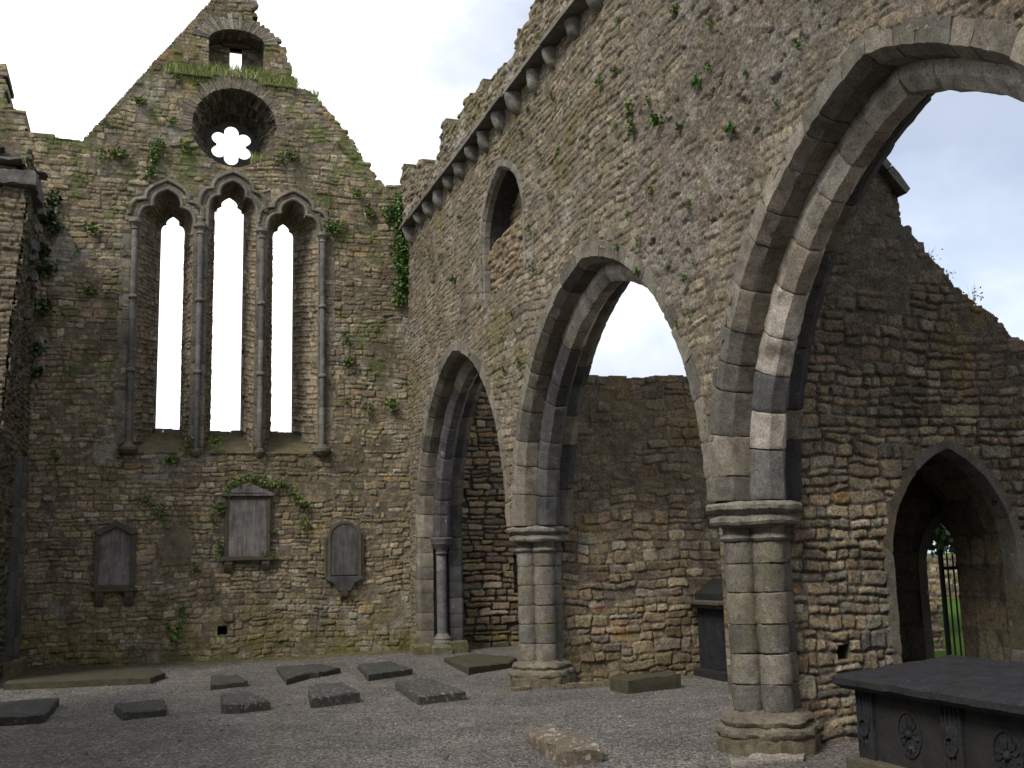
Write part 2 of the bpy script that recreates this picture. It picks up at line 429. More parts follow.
def arch_pt(t, r, side, ca, w, R, zs):
    """point on one half of a pointed arch: t 0..1 from springing to apex, r = inward offset; side +1: jamb at ca+w"""
    d = R - w; rho = R - r
    am = np.arccos(np.clip(d / rho, -1, 1)); a = t * am
    return ca + side * (rho * np.cos(a) - d), zs + rho * np.sin(a)

def voussoirs(bag, prof, side, ca, w, R, zs, place, nst, rng, cols, gap=.004, amp=.005, t0=0., t1=1., inset=.035):
    prof = dens(prof, .035)
    cen = prof.mean(0)
    ed = np.cumsum(rng.uniform(.55, 1.45, nst)); ed = np.concatenate([[0], ed / ed[-1]]) * (t1 - t0) + t0
    for i in range(nst):
        a, b_ = ed[i], ed[i + 1]; L_ = (b_ - a); g = gap / (R * 1.1); e = .014 / (R * 1.1)
        ts = [(a + g, 1), (a + g + e, 0)] + [(a + L_ * f, 0) for f in (.15, .27, .38, .5, .62, .73, .85)] + [(b_ - g - e, 0), (b_ - g, 1)]
        rings = []
        push = rng.normal(0, .004)
        for tt, sh in ts:
            pp = prof + (cen - prof) * (inset * sh) + np.array([0, push])
            p, z = arch_pt(tt, pp[:, 1], side, ca, w, R, zs)
            rings.append(place(pp[:, 0], p, z))
        col = cols(i, ed[i] + L_ / 2) if callable(cols) else pick(cols, rng)
        if side < 0: rings = [r[::-1] for r in rings]
        loft_closed(bag, rings, col, amp=amp, seed=rng.integers(1000), vary=.3)

# ------------------------------------------------------------------ leaves
def tuft_mesh(name, n, rx, ry, rz, size, mat, seed, droop=.3, stems=False):
    """clump of small leaves growing out of a wall along -Y (local)"""
    rng = np.random.default_rng(seed)
    co = []; q = []
    for i in range(n):
        p = np.clip(rng.normal(0, .40, 3), -.62, .62); p[1] = -abs(p[1])
        p = p * (rx, ry, rz); p[2] -= droop * abs(p[1])
        d = rng.normal(0, 1, 3); d[1] -= .8; d[2] += .5; d /= np.linalg.norm(d)
        s_ = np.cross(d, rng.normal(0, 1, 3)); s_ /= np.linalg.norm(s_)
        L_ = size * rng.uniform(.6, 1.4); W_ = L_ * rng.uniform(.28, .45); up = np.cross(s_, d) * L_ * .15
        k = len(co)
        co += [p, p + d * L_ * .5 + s_ * W_ + up, p + d * L_, p + d * L_ * .5 - s_ * W_ + up]
        q.append((k, k + 1, k + 2, k + 3))
    me = bpy.data.meshes.new(name)
    me.from_pydata([tuple(c_) for c_ in co], [], q); me.materials.append(mat)
    return me

def blades_mesh(name, n, spread, h, mat, seed):
    rng = np.random.default_rng(seed); co = []; q = []; t = []
    for i in range(n):
        p = np.array([rng.uniform(-1, 1) * spread[0], rng.uniform(-1, 1) * spread[1], 0.])
        d = np.array([rng.normal(0, .25), rng.normal(-.15, .25), 1.]); d /= np.linalg.norm(d)
        L_ = h * rng.uniform(.5, 1.25); w_ = np.array([rng.uniform(.004, .009), rng.normal(0, .003), 0]); bend = np.array([rng.normal(0, .3), rng.normal(-.25, .25), -.15]) * L_
        k = len(co); mdl = p + d * L_ * .55 + bend * .2
        co += [p - w_, p + w_, mdl + w_ * .8, mdl - w_ * .8, p + d * L_ + bend * .8]
        q.append((k, k + 1, k + 2, k + 3)); t.append((k + 3, k + 2, k + 4))
    me = bpy.data.meshes.new(name); me.from_pydata([tuple(c_) for c_ in co], [], q + t); me.materials.append(mat)
    return me

# ================================================================== GEOMETRY OF THE PLACE
GY = 20.2          # face of the east gable
AX = 4.85          # face of the arcade
AT = .84           # thickness of the arcade wall
ZS = 2.07          # springing of the arcade arches
PIERS = (8.55, 14.22)
W_X0 = AX + AT / 2

# ------------------------------------------------------------------ ground
def ground_z(X, Y):
    return -.065 + .06 * sstep(14.5, 20, Y) + (fbm(X * .5, Y * .5, 900, 3) - .5) * .03 + (fbm(X * 3, Y * 3, 901, 3) - .5) * .018
gx = np.concatenate([np.linspace(-60, -8, 12), np.arange(-7.5, 9.4, .09), np.linspace(10, 60, 10)]); gy = np.concatenate([np.linspace(-60, 0, 10), np.arange(1, 21, .09), np.linspace(22, 60, 8)])
U, V = np.meshgrid(gx, gy); Z = ground_z(U, V)
I = np.arange(U.size).reshape(U.shape)
o = raw_mesh('gravel_ground', np.stack([U, V, Z], -1).reshape(-1, 3), np.stack([I[:-1, :-1], I[:-1, 1:], I[1:, 1:], I[1:, :-1]], -1).reshape(-1, 4), mat=M['gravel'])
structure(o)
bm = bmesh.new()
for x0, x1, y0, y1, z in ((-900, 900, -900, 900, -.35), (9.3, 60, 9.9, 60, .02)):
    vs = [bm.verts.new(p) for p in ((x0, y0, z), (x1, y0, z), (x1, y1, z), (x0, y1, z))]; bm.faces.new(vs)
structure(bm_obj('grass_ground', bm, M['meadow']))

# ------------------------------------------------------------------ east gable
LANCETS = [  # centre, half width, straight-sided up to, cusp half, cusp height, apex, then the light: x0, x1, springing, apex
    (.285, .485, 7.97, .245, 8.28, 8.62, .205, .635, 8.06, 8.43),
    (1.47, .445, 8.20, .235, 8.59, 8.90, 1.20, 1.755, 8.50, 8.91),
    (2.61, .495, 7.99, .235, 8.32, 8.62, 2.335, 2.735, 8.12, 8.45)]
SILLF, SILLR, GT = 3.71, 4.23, 1.0

def bez(a, b_, c, n):
    t = np.linspace(0, 1, n)[:, None]
    return (1 - t) ** 2 * np.array(a) + 2 * t * (1 - t) * np.array(b_) + t * t * np.array(c)
def trefoil(c, w, zs, cw, cz, za, n=16, grow=0.):
    w += grow; cw += grow * .8; cz += grow * .75; za += grow * 1.05
    A = bez((c - w, zs), (c - w - .01, cz), (c - cw, cz), n)[:-1]
    B = bez((c - cw, cz), (c - cw - .05, za - .10 - grow * .4), (c, za), n)
    L_ = np.concatenate([A, B]); R_ = L_[::-1][1:].copy(); R_[:, 0] = 2 * c - R_[:, 0]
    return np.concatenate([L_, R_])

gable_poly = [(-3.6, -.4), (-3.6, 10.9), (-2.62, 10.7), (-2.52, 9.98), (-2.2, 9.88), (-2.14, 9.52), (-1.62, 9.43), (-1.23, 9.42), (-.18, 10.9), (.52, 11.88), (1.01, 12.58), (1.15, 12.95), (1.5, 13.0), (1.78, 12.6), (1.97, 12.1),
              (2.28, 11.9), (2.47, 11.74), (2.52, 11.3), (2.57, 10.97), (3.01, 10.88), (3.25, 10.55), (3.51, 10.26), (3.72, 9.95), (3.95, 9.66), (4.37, 9.08), (4.85, 9.1), (5.5, 9.2), (5.5, -.4)]
RW = (1.49, 9.98, .81)            # round window
NICHE = (1.495, .535, 11.02, 11.72, .27)

def lancet_front(Lc, zb=SILLF):
    c, w, zs, cw, cz, za = Lc[:6]
    p = trefoil(c, w, zs, cw, cz, za)
    return np.concatenate([[[c - w, zb]], p, [[c + w, zb]]])
def niche_poly():
    c, w, z0, zs, rise = NICHE
    a = np.linspace(0, math.pi, 20)
    return [(c - w, z0)] + [(c - w * math.cos(t), zs + rise * math.sin(t)) for t in a] + [(c + w, z0)]

gable = empty('gable_wall', 'tall ruined end gable of brown rubble pierced by three tall lancets and a round window', 'wall', (1.45, GY, 0))
gable.location = (0, 0, 0)
RG = Rubble(-3.6, 5.5, -.4, 13.1, 11, 'brown', band=(.18, .38), sw=(.12, .46), sh=(.065, .19), warp=.04, rot=.08)
def gable_stone(U, V):
    flush = np.clip(fbm(U * .7, V * .7, 201, 3) * 1.7 - .45, 0, 1) * .75
    flush = np.maximum(flush, .38 + .3 * sstep(.45, .6, fbm(U * 1.1 + 6, V * 1.4, 221, 4))); flush = np.maximum(flush, .60 * sstep(6.2, 9.5, V) * (U > -1))
    h, col, k, m_ = RG.eval(U, V, flush=flush, depth=.029, offs=.009, tilt=.04)
    big = fbm(U * .45, V * .45, 210, 4)
    col = col * (.90 + .5 * big)[..., None] * np.array((.98, 1.0, 1.03))
    # green-ochre algae on the lower courses, pale patch of lime at mid left, orange lichen high on the right
    col = tint(col, sstep(1.5, .1, V) * sstep(.40, .62, fbm(U * 1.3, V * 1.8, 211, 4)), (.15, .125, .035), .62)
    col = tint(col, sstep(.5, -.05, V) * sstep(.35, .6, fbm(U * 2, V * 2, 215, 3)), (.11, .115, .025), .7)
    col = tint(col, sstep(.57, .70, fbm(U * 1.6, V * 1.6, 212, 5, .65)) * sstep(8.6, 10.3, V), (.25, .17, .06), .45)
    col = tint(col, sstep(.60, .72, fbm(U * 1.1 + 4, V * 1.1, 213, 5, .7)), (.33, .31, .27), .5)
    col = tint(col, sstep(.54, .68, fbm(U * 1.9, V * .9 + 3, 214, 5, .7)), (.085, .075, .045), .6)
    col = tint(col, sstep(.55, .7, fbm(U * 2.3 + 8, V * 2.3, 216, 4)) * sstep(8, 10, V), (.085, .115, .025), .65)
    col = tint(col, sstep(.60, .70, fbm(U * 3.1 + 2, V * 3.1, 217, 4)) * sstep(2.5, 6, V), (.08, .11, .025), .55)
    # rounded flush slab left of the pedimented tablet
    e = np.hypot((U - .60) / .30, (V - 2.02) / .36) + (fbm(U * 4, V * 4, 219, 3) - .5) * .3
    k_ = sstep(1.05, .9, e)
    h = h * (1 - k_) + .012 * k_; col = col * (1 - k_[..., None]) + (np.array((.15, .125, .085)) * (.7 + .6 * fbm(U * 9, V * 9, 218, 4))[..., None]) * k_[..., None]
    e = np.hypot((U - 3.05) / .42, (V - 2.98) / .22) + (fbm(U * 4, V * 4, 220, 3) - .5) * .4
    k_ = sstep(1.05, .9, e); h = h * (1 - k_) + .006 * k_
    return h, col
hole_polys = [lancet_front(Lc) for Lc in LANCETS]
def gable_keep(U, V):
    k = RG.ids(U, V)[0]
    cx = RG.cx[k] ; cy = RG.cy[k]
    mid = (V > 9.0); qz = np.where((U > -1.4) & (U < 1.2), .12, .5)
    jag = (fbm(U * 5, V * 5, 230, 3) - .5) * .10
    ok = np.where(mid, in_poly(cx * qz + U * (1 - qz), cy * qz + V * (1 - qz), gable_poly), in_poly(U, V, gable_poly))
    for hp in hole_polys: ok &= ~in_poly(U, V, hp)
    ok &= np.hypot(U - RW[0], V - RW[1]) > RW[2]
    ok &= ~in_poly(U, V, niche_poly())
    ok &= ~((np.abs(U - 1.42) < .085) & (np.abs(V - .53) < .075))
    return ok
sheet('masonry', np.concatenate([np.arange(-3.6, -2.15, .04), np.arange(-2.13, 4.95, .0142), [5.05, 5.3, 5.5]]), np.arange(-.4, 13.1, .0142), lambda u, v, h: np.stack([u, GY - h, v], -1), gable_keep, gable_stone, GT, M['rubble'], gable, back=True)

# back of the small square putlog hole
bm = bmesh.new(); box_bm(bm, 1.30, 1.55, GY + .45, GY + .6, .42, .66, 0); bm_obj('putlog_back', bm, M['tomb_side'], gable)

# lancet windows
def resample(p, n):
    p = np.asarray(p); s_ = np.concatenate([[0], np.cumsum(np.linalg.norm(np.diff(p, axis=0), axis=1))]); t = np.linspace(0, s_[-1], n)
    return np.stack([np.interp(t, s_, p[:, i]) for i in range(p.shape[1])], -1), t

def tube(bag, path, rad, col, seed=0, sides=10, amp=.003, blocks=.45, rng=None, flat=1.0):
    """moulding roll along a 3-D path, cut into separate stones"""
    rng = rng or np.random.default_rng(seed)
    path, s_ = resample(path, max(6, int(np.linalg.norm(np.diff(path, axis=0), axis=1).sum() / .025)))
    tg = np.gradient(path, axis=0); tg /= np.linalg.norm(tg, axis=1, keepdims=True)
    yv = np.array([0, 1., 0]); nx = np.cross(yv, tg); nx /= np.linalg.norm(nx, axis=1, keepdims=True)
    a = np.linspace(0, 2 * math.pi, sides, endpoint=False)
    i = 0; n = len(path)
    while i < n - 2:
        L_ = max(4, int(blocks * rng.uniform(.7, 1.3) / .025)); j = min(n - 1, i + L_)
        if n - 1 - j < 5: j = n - 1
        rings = []
        for k in range(i, j + 1):
            rr = rad * (.9 if k in (i, j) and 0 < k < n - 1 else 1)
            rings.append(path[k] + nx[k] * (np.cos(a) * rr)[:, None] + yv * (np.sin(a) * rr * flat)[:, None])
        loft_closed(bag, rings, pick(col, rng), amp=amp, seed=int(rng.integers(999)))
        i = j
    return bag

HOODC = [(.19, .17, .132), (.165, .148, .115), (.22, .197, .155), (.14, .126, .10), (.18, .158, .12)]
rngL = np.random.default_rng(5)
for wi, Lc in enumerate(LANCETS):
    c, w, zs, cw, cz, za, x0, x1, lzs, lza = Lc
    win = group_part('lancet_window', gable)
    lab = ['left lancet with trefoil head', 'tall middle lancet with trefoil head', 'right lancet with trefoil head'][wi]
    win['label'] = lab
    # embrasure: front trefoil outline lofted back to the narrow light
    nj, na, nd = 300, 150, 64
    fr = trefoil(c, w, zs, cw, cz, za, 30); lc_ = (x0 + x1) / 2; lw = (x1 - x0) / 2
    re = trefoil(lc_, lw, lzs, lw * .52, lzs + (lza - lzs) * .52, lza, 30)
    def full(arch, zb):
        L_ = np.linspace(0, 1, nj)[:-1, None]; a0 = arch[0]; a1 = arch[-1]
        left = np.array([a0[0], zb]) * (1 - L_) + a0 * L_; right = a1 * (1 - L_) + np.array([a1[0], zb]) * L_
        return np.concatenate([left, resample(arch, na)[0], right[1:], [[a1[0], zb]]])
    A = full(fr, SILLF - .05); B = full(re, SILLR - .4)
    t = np.linspace(0, 1, nd)
    P = np.zeros((len(A), nd, 3))
    P[..., 0] = A[:, None, 0] * (1 - t) + B[:, None, 0] * t; P[..., 2] = A[:, None, 1] * (1 - t) + B[:, None, 1] * t; P[..., 1] = GY + .02 + (GT + .02) * t
    sl = np.concatenate([[0], np.cumsum(np.linalg.norm(np.diff(A, axis=0), axis=1))])
    S_, T_ = np.meshgrid(sl, t * 1.05, indexing='ij')
    RL = Rubble(0, 1.2, 0, sl[-1] + .2, 60 + wi, 'grey', band=(.16, .34), sw=(.2, .6), sh=(.07, .17), warp=.025)
    h, col, k, m_ = RL.eval(T_, S_, flush=.15, depth=.028, offs=.008, tilt=.03); col = col * 1.1
    edge = np.minimum(sstep(0, .12, T_), sstep(1.05, .93, T_)); h = h * edge
    inarch = ((S_ > 4.5) & (S_ < sl[-1] - 4.5))
    h = np.where((np.arange(len(A)) > nj - 6)[:, None] & (np.arange(len(A)) < nj + na + 4)[:, None], h * .25, h)
    dress = (1 - edge)[..., None] * .7
    col = col * (1 - dress) + np.array((.15, .135, .11)) * dress
    patch('embrasure', P, (h, col), M['rubble'], win, flip=False)
    # outer face ring round the light, closing the wall thickness at the back
    P2 = np.zeros((len(A), 2, 3)); P2[:, 0, 0] = B[:, 0]; P2[:, 0, 2] = B[:, 1]; P2[:, 1, 0] = c + (A[:, 0] - c) * 1.08; P2[:, 1, 2] = A[:, 1] + .05; P2[..., 1] = GY + GT + .03
    patch('outer_surround', P2, (np.zeros(P2.shape[:2]), np.full(P2.shape, .16)), M['rubble'], win, flip=True)
    # arch mouldings: inner roll and hood mould with its hollow
    y = GY
    def p3(p2, yy): return np.stack([p2[:, 0], np.full(len(p2), yy), p2[:, 1]], -1)
    bg = Bag()
    st = 7.93
    inner = np.concatenate([[[c - w - .015, st]], trefoil(c, w + .015, zs, cw + .012, cz + .012, za + .018, 24), [[c + w + .015, st]]])
    tube(bg, p3(inner, y - .005), .036, HOODC, 1 + wi)
    mid_ = trefoil(c, w, zs, cw, cz, za, 24, grow=.085)
    tube(bg, p3(mid_, y + .012), .036, HOODC, 21 + wi, flat=.55)
    bg.build('arch_moulding', M['dressed'], win)
    bg = Bag()
    hood = trefoil(c, w, zs + .12, cw, cz, za, 24, grow=.165)
    tube(bg, p3(hood, y - .03), .030, HOODC, 11 + wi)
    tube(bg, p3(trefoil(c, w, zs + .11, cw, cz, za, 24, grow=.198), y - .018), .022, HOODC, 31 + wi)
    bg.build('hood_mould', M['dressed'], win)
    # broken trefoil-headed light is left open: stone threshold of the light
    bg = Bag()
    rr = rngL
    for q_ in range(3):
        xa = x0 - .02 + (x1 - x0 + .04) * q_ / 3; xb = x0 - .02 + (x1 - x0 + .04) * (q_ + 1) / 3 - .006; zt = SILLR + rr.uniform(-.03, .02)
        pr = dens([(xa, GY + .86), (xb, GY + .86), (xb, GY + 1.03), (xa, GY + 1.03)], .06)
        loft_closed(bg, [np.stack([pr[:, 0], pr[:, 1], np.full(len(pr), z)], -1) for z in (SILLR - .35, SILLR - .1, zt)], (.15, .13, .10), amp=.012, seed=q_ + wi * 5)
    bg.build('light_sill', M['dressed'], win)

# ashlar strips and nook shafts between and beside the lancets
rng = np.random.default_rng(8)
for xa, xb, z0, z1, pr_ in ((-.50, -.205, 3.86, 7.93, .002), (.775, 1.02, 3.80, 8.12, .02), (1.925, 2.11, 3.80, 8.12, .02), (3.11, 3.38, 3.86, 7.93, .002)):
    z = z0; bg = Bag()
    while z < z1 - .05:
        hgt = min(rng.uniform(.28, .6), z1 - z)
        if z1 - z - hgt < .12: hgt = z1 - z
        jl = rng.uniform(-.05, .03) if xa < 0 else 0; jr = rng.uniform(-.03, .05) if xb > 3.2 else 0
        pr = dens([(xa + jl, GY - pr_), (xb + jr, GY - pr_), (xb + jr, GY + .25), (xa + jl, GY + .25)], .05)
        cen = pr.mean(0); cl = pick([(.16, .145, .115), (.185, .165, .135), (.14, .125, .10), (.17, .15, .125)], rng)
        loft_closed(bg, [np.stack([q2[:, 0], q2[:, 1], np.full(len(pr), zz)], -1) for zz, q2 in ((z + .003, pr + (cen - pr) * .05), (z + .016, pr), (z + hgt / 2, pr), (z + hgt - .016, pr), (z + hgt - .003, pr + (cen - pr) * .05))], cl, amp=.008, seed=int(z * 50))
        z += hgt
    bg.build('window_jamb', M['dressed'], gable)
def ring_loft(bag, cx, cy, prof, col, sides=20, amp=.003, seed=0, half=False):
    a = np.linspace(0, 2 * math.pi, sides, endpoint=False)
    loft_closed(bag, [np.stack([cx + np.cos(a) * r, cy + np.sin(a) * r, np.full(sides, z)], -1) for r, z in prof], col, amp=amp, seed=seed)
for i, (xs, zb, zc) in enumerate(((-.265, 3.80, 7.80), (.895, 3.72, 7.80), (2.02, 3.72, 7.80), (3.165, 3.80, 7.80))):
    bg = Bag(); yy = GY - .055; rad = .052
    z = zb
    while z < zc - .02:
        z2 = min(z + rng.uniform(.7, 1.25), zc)
        ring_loft(bg, xs, yy, [(rad * .93, z), (rad, z + .01), (rad, (z + z2) / 2), (rad, z2 - .01), (rad * .93, z2)], pick([(.15, .145, .14), (.125, .12, .115), (.17, .155, .135)], rng), seed=int(z * 9) + i)
        z = z2
    sh = bg.build('nook_shaft', M['dressed'], gable)
    bg = Bag()
    ring_loft(bg, xs, yy, [(.055, zc - .02), (.075, zc), (.058, zc + .02), (.06, zc + .05), (.10, zc + .11), (.115, zc + .12), (.118, zc + .17), (.10, zc + .18)], (.19, .175, .145), seed=i)
    bg.build('capital', M['dressed'], sh)
    for zz in (5.17, 6.52):
        bg = Bag(); ring_loft(bg, xs, yy, [(.05, zz - .04), (.078, zz - .025), (.085, zz), (.075, zz + .025), (.05, zz + .04)], (.17, .155, .13), seed=i); bg.build('shaft_ring', M['dressed'], sh)
    bg = Bag()
    if i in (0, 3):
        ring_loft(bg, xs, GY - .05, [(.05, zb - .16), (.12, zb - .13), (.17, zb - .07), (.17, zb - .02), (.11, zb), (.07, zb + .05), (.05, zb + .07)], (.13, .115, .085), seed=i + 3, amp=.012)
        bg.build('corbel', M['dressed'], sh)
    else:
        ring_loft(bg, xs, GY - .04, [(.045, zb - .10), (.08, zb - .06), (.10, zb - .01), (.09, zb + .04), (.055, zb + .06)], (.13, .12, .09), seed=i + 3, amp=.008)
        bg.build('corbel', M['dressed'], sh)
# sloping sill below the lancets
us = np.linspace(-.23, 3.13, 150); ts = np.linspace(0, 1, 30)
Uu, Tt = np.meshgrid(us, ts, indexing='ij')
P = np.stack([Uu, GY - .02 + 1.0 * Tt, SILLF - .02 + (SILLR - SILLF - .02) * Tt], -1)
hh = (fbm(Uu * 3, Tt * 3, 301, 4) - .5) * .05
cc = np.array((.13, .105, .062)) * (.65 + .7 * fbm(Uu * 3, Tt * 4, 302, 5))[..., None]
cc = tint(cc, sstep(.5, .65, fbm(Uu * 1.5, Tt * 1.2, 303, 4)), (.10, .10, .035), .6)
patch('sloping_sill', P, (hh, cc), M['rubble'], gable)

# round window: conical splay, tracery plate with a six-lobed light, voussoir ring
rw = group_part('round_window', gable)
na, nd = 260, 40
a = np.linspace(0, 2 * math.pi, na); t = np.linspace(0, 1, nd)
A_, T_ = np.meshgrid(a, t, indexing='ij')
Rr = RW[2] + .01 + (.50 - RW[2]) * T_
P = np.stack([RW[0] - np.sin(A_) * Rr, GY + .01 + .92 * T_, RW[1] - np.cos(A_) * Rr], -1)
RR = Rubble(0, 6, 0, 1.2, 71, 'slate', band=(.35, .6), sw=(.06, .13), sh=(.25, .5), warp=.02)
h, col, k, m_ = RR.eval(A_ * .75, T_ * .95, depth=.04, flush=.1, offs=.012)
col = tint(col * .8, sstep(.5, .66, fbm(A_ * 2, T_ * 2, 310, 4)), (.07, .065, .045), .6)
patch('splay', P, (h * sstep(0, .1, T_), col), M['rubble'], rw, flip=False)
a = np.linspace(0, 2 * math.pi, 241)
rl = .30; cc_ = .235
def sexfoil(th):
    best = np.zeros_like(th)
    for k in range(6):
        b0 = math.pi / 2 + k * math.pi / 3
        dd = (th - b0 + math.pi) % (2 * math.pi) - math.pi
        rr2 = .142 ** 2 - (.28 * np.sin(dd)) ** 2
        r_ = np.where(rr2 > 0, .28 * np.cos(dd) + np.sqrt(np.maximum(rr2, 0)), 0)
        best = np.maximum(best, np.where(np.abs(dd) < math.pi / 2, r_, 0))
    return np.maximum(best, .285)
r1 = sexfoil(a)
bg = Bag()
loops = []
for yy, which in ((GY + .93, 'o'), (GY + .93, 'i'), (GY + 1.04, 'i'), (GY + 1.04, 'o2')):
    r_ = {'i': r1, 'o': np.full_like(a, .53), 'o2': np.full_like(a, .86)}[which]
    loops.append(np.stack([RW[0] + np.cos(a) * r_, np.full_like(a, yy), RW[1] + .01 + np.sin(a) * r_], -1))
Lp = np.array(loops)[:, :-1]; k, m_ = Lp.shape[:2]; I = np.arange(k * m_).reshape(k, m_); J = np.roll(I, -1, 1)
bg.add(Lp.reshape(-1, 3), np.stack([I[:-1], J[:-1], J[1:], I[1:]], -1).reshape(-1, 4), None, (.085, .08, .07))
bg.build('tracery', M['dressed'], rw, smooth=False)
# ring of thin radial stones round the window and over the niche
bg = Bag(); rng = np.random.default_rng(12)
th = -8.
while th < 188:
    w_ = rng.uniform(3.2, 6.5); ln = rng.uniform(.17, .30)
    a0, a1 = math.radians(th + .25), math.radians(th + w_ - .25)
    rings = []
    for rr in (RW[2] - .015, RW[2] + ln * .5, RW[2] + ln):
        rings.append(np.array([[RW[0] + math.cos(x) * rr, yy, RW[1] + math.sin(x) * rr] for x, yy in ((a0, GY - .008), (a1, GY - .008), (a1, GY + .08), (a0, GY + .08))]))
    loft_closed(bg, rings, pick([(.18, .155, .115), (.16, .14, .105), (.20, .175, .135), (.15, .13, .10)], rng), amp=.014, seed=int(th))
    th += w_
bg.build('voussoir_ring', M['rubble'], rw)

ni = group_part('belfry_niche', gable)
c, w, z0, zs, rise = NICHE
np_ = np.array(niche_poly()); A2, sl = resample(np_, 120); t = np.linspace(0, 1, 22)
P = np.zeros((120, 22, 3)); P[..., 0] = A2[:, None, 0]; P[..., 2] = A2[:, None, 1]; P[..., 1] = GY + .01 + .56 * t
S_, T_ = np.meshgrid(sl, t * .56, indexing='ij')
RL = Rubble(0, .7, 0, 4, 73, 'slate', band=(.12, .2), sw=(.2, .5), sh=(.06, .12)); h, col, k, m_ = RL.eval(T_, S_, flush=.3, depth=.03)
patch('reveal', P, (h * sstep(0, .1, T_), col), M['rubble'], ni)
RN = Rubble(.8, 2.2, 10.9, 12.2, 74, 'slate', warp=.02)
def nst(U, V):
    h, col, k, m_ = RN.eval(U, V, flush=.6, depth=.025); return h, col * 1.1
sheet('back_wall', np.arange(.9, 2.1, .02), np.arange(10.95, 12.1, .02), lambda u, v, h: np.stack([u, GY + .55 - h, v], -1),
      lambda u, v: ~((u > 1.40) & (u < 1.645) & (v > 11.0) & (v < 11.87)), nst, .14, M['rubble'], ni)
bm = bmesh.new(); box_bm(bm, 1.24, 1.82, GY + .46, GY + .72, 11.87, 11.98, .012); bm_obj('lintel', bm, M['frame'], ni)
bg = Bag(); th = 8.
while th < 172:
    w_ = rng.uniform(4, 8); ln = rng.uniform(.2, .32); rings = []
    for rr in (0, ln * .5, ln):
        q_ = []
        for x, yy in ((th + .3, GY - .02), (th + w_ - .3, GY - .02), (th + w_ - .3, GY + .1), (th + .3, GY + .1)):
            x = math.radians(x); q_.append([c + math.cos(x) * (w + rr * 1.1), yy, zs + math.sin(x) * (rise + rr)])
        rings.append(np.array(q_))
    loft_closed(bg, rings, pick([(.22, .195, .15), (.17, .15, .115), (.26, .235, .19), (.14, .125, .10)], rng), amp=.008, seed=int(th)); th += w_
bg.build('voussoir_ring', M['rubble'], ni)
for i, (x, z, s_) in enumerate(((1.28, 12.98, .16), (1.55, 13.02, .2), (1.78, 12.74, .15), (2.2, 11.98, .12), (1.12, 12.86, .12))):
    bg = Bag(); ring_loft(bg, x, GY + .35, [(s_ * .7, z - .1), (s_, z - .06), (s_, z + .03), (s_ * .75, z + .07)], (.22, .2, .165), sides=9, amp=.03, seed=i)
    bg.build('coping_stone', M['rubble'], gable)

# ------------------------------------------------------------------ arcade wall
arc = empty('arcade_wall', 'long side wall of grey brown rubble carried on three pointed arches, corbels along its top', 'wall')
ARCHES = [  # apex Y, half width to the arris (far side, near side), radius
    (16.95, 2.60, 2.52, 3.05), (11.33, 2.66, 2.62, 3.05), (6.03, 2.41, 2.41, 3.14)]
RA = Rubble(1.5, 20.6, -.3, 9.6, 21, 'grey', band=(.18, .38), sw=(.12, .44), sh=(.065, .19), warp=.045, rot=.10)
def arch_inside(Y, Z, A_, off):
    ya, wf, wn, R = A_
    Yd = Y - ya; w = np.where(Yd > 0, wf, wn); d = R - w
    rr = np.hypot(np.abs(Yd) + d, np.maximum(Z - ZS, 0))
    return (rr < R + off) & (Z > -1)
def arcade_flush(U, V):
    f = .05 + .45 * np.clip(fbm(U * .6, V * .6, 401, 3) * 2 - .7, 0, 1)
    cover = sstep(10.15, 9.55, U + (fbm(U * 0 + 3, V * 1.2, 402, 3) - .5) * .25) * sstep(3.4, 4.6, V + (U - 8.6) * .25 + (fbm(U * 1.5, V * 1.5, 403, 4) - .5) * 1.6)
    cover *= sstep(.30, .44, fbm(U * 1.1, V * 1.1, 404, 4))
    ya, wf, wn, R_ = ARCHES[2]; d_ = np.hypot(np.abs(U - ya) + R_ - wf, np.maximum(V - ZS, 0)) - R_
    cover *= sstep(.28, .62, d_ + (fbm(U * 2.2, V * 2.2, 409, 3) - .5) * .5)
    return f, cover
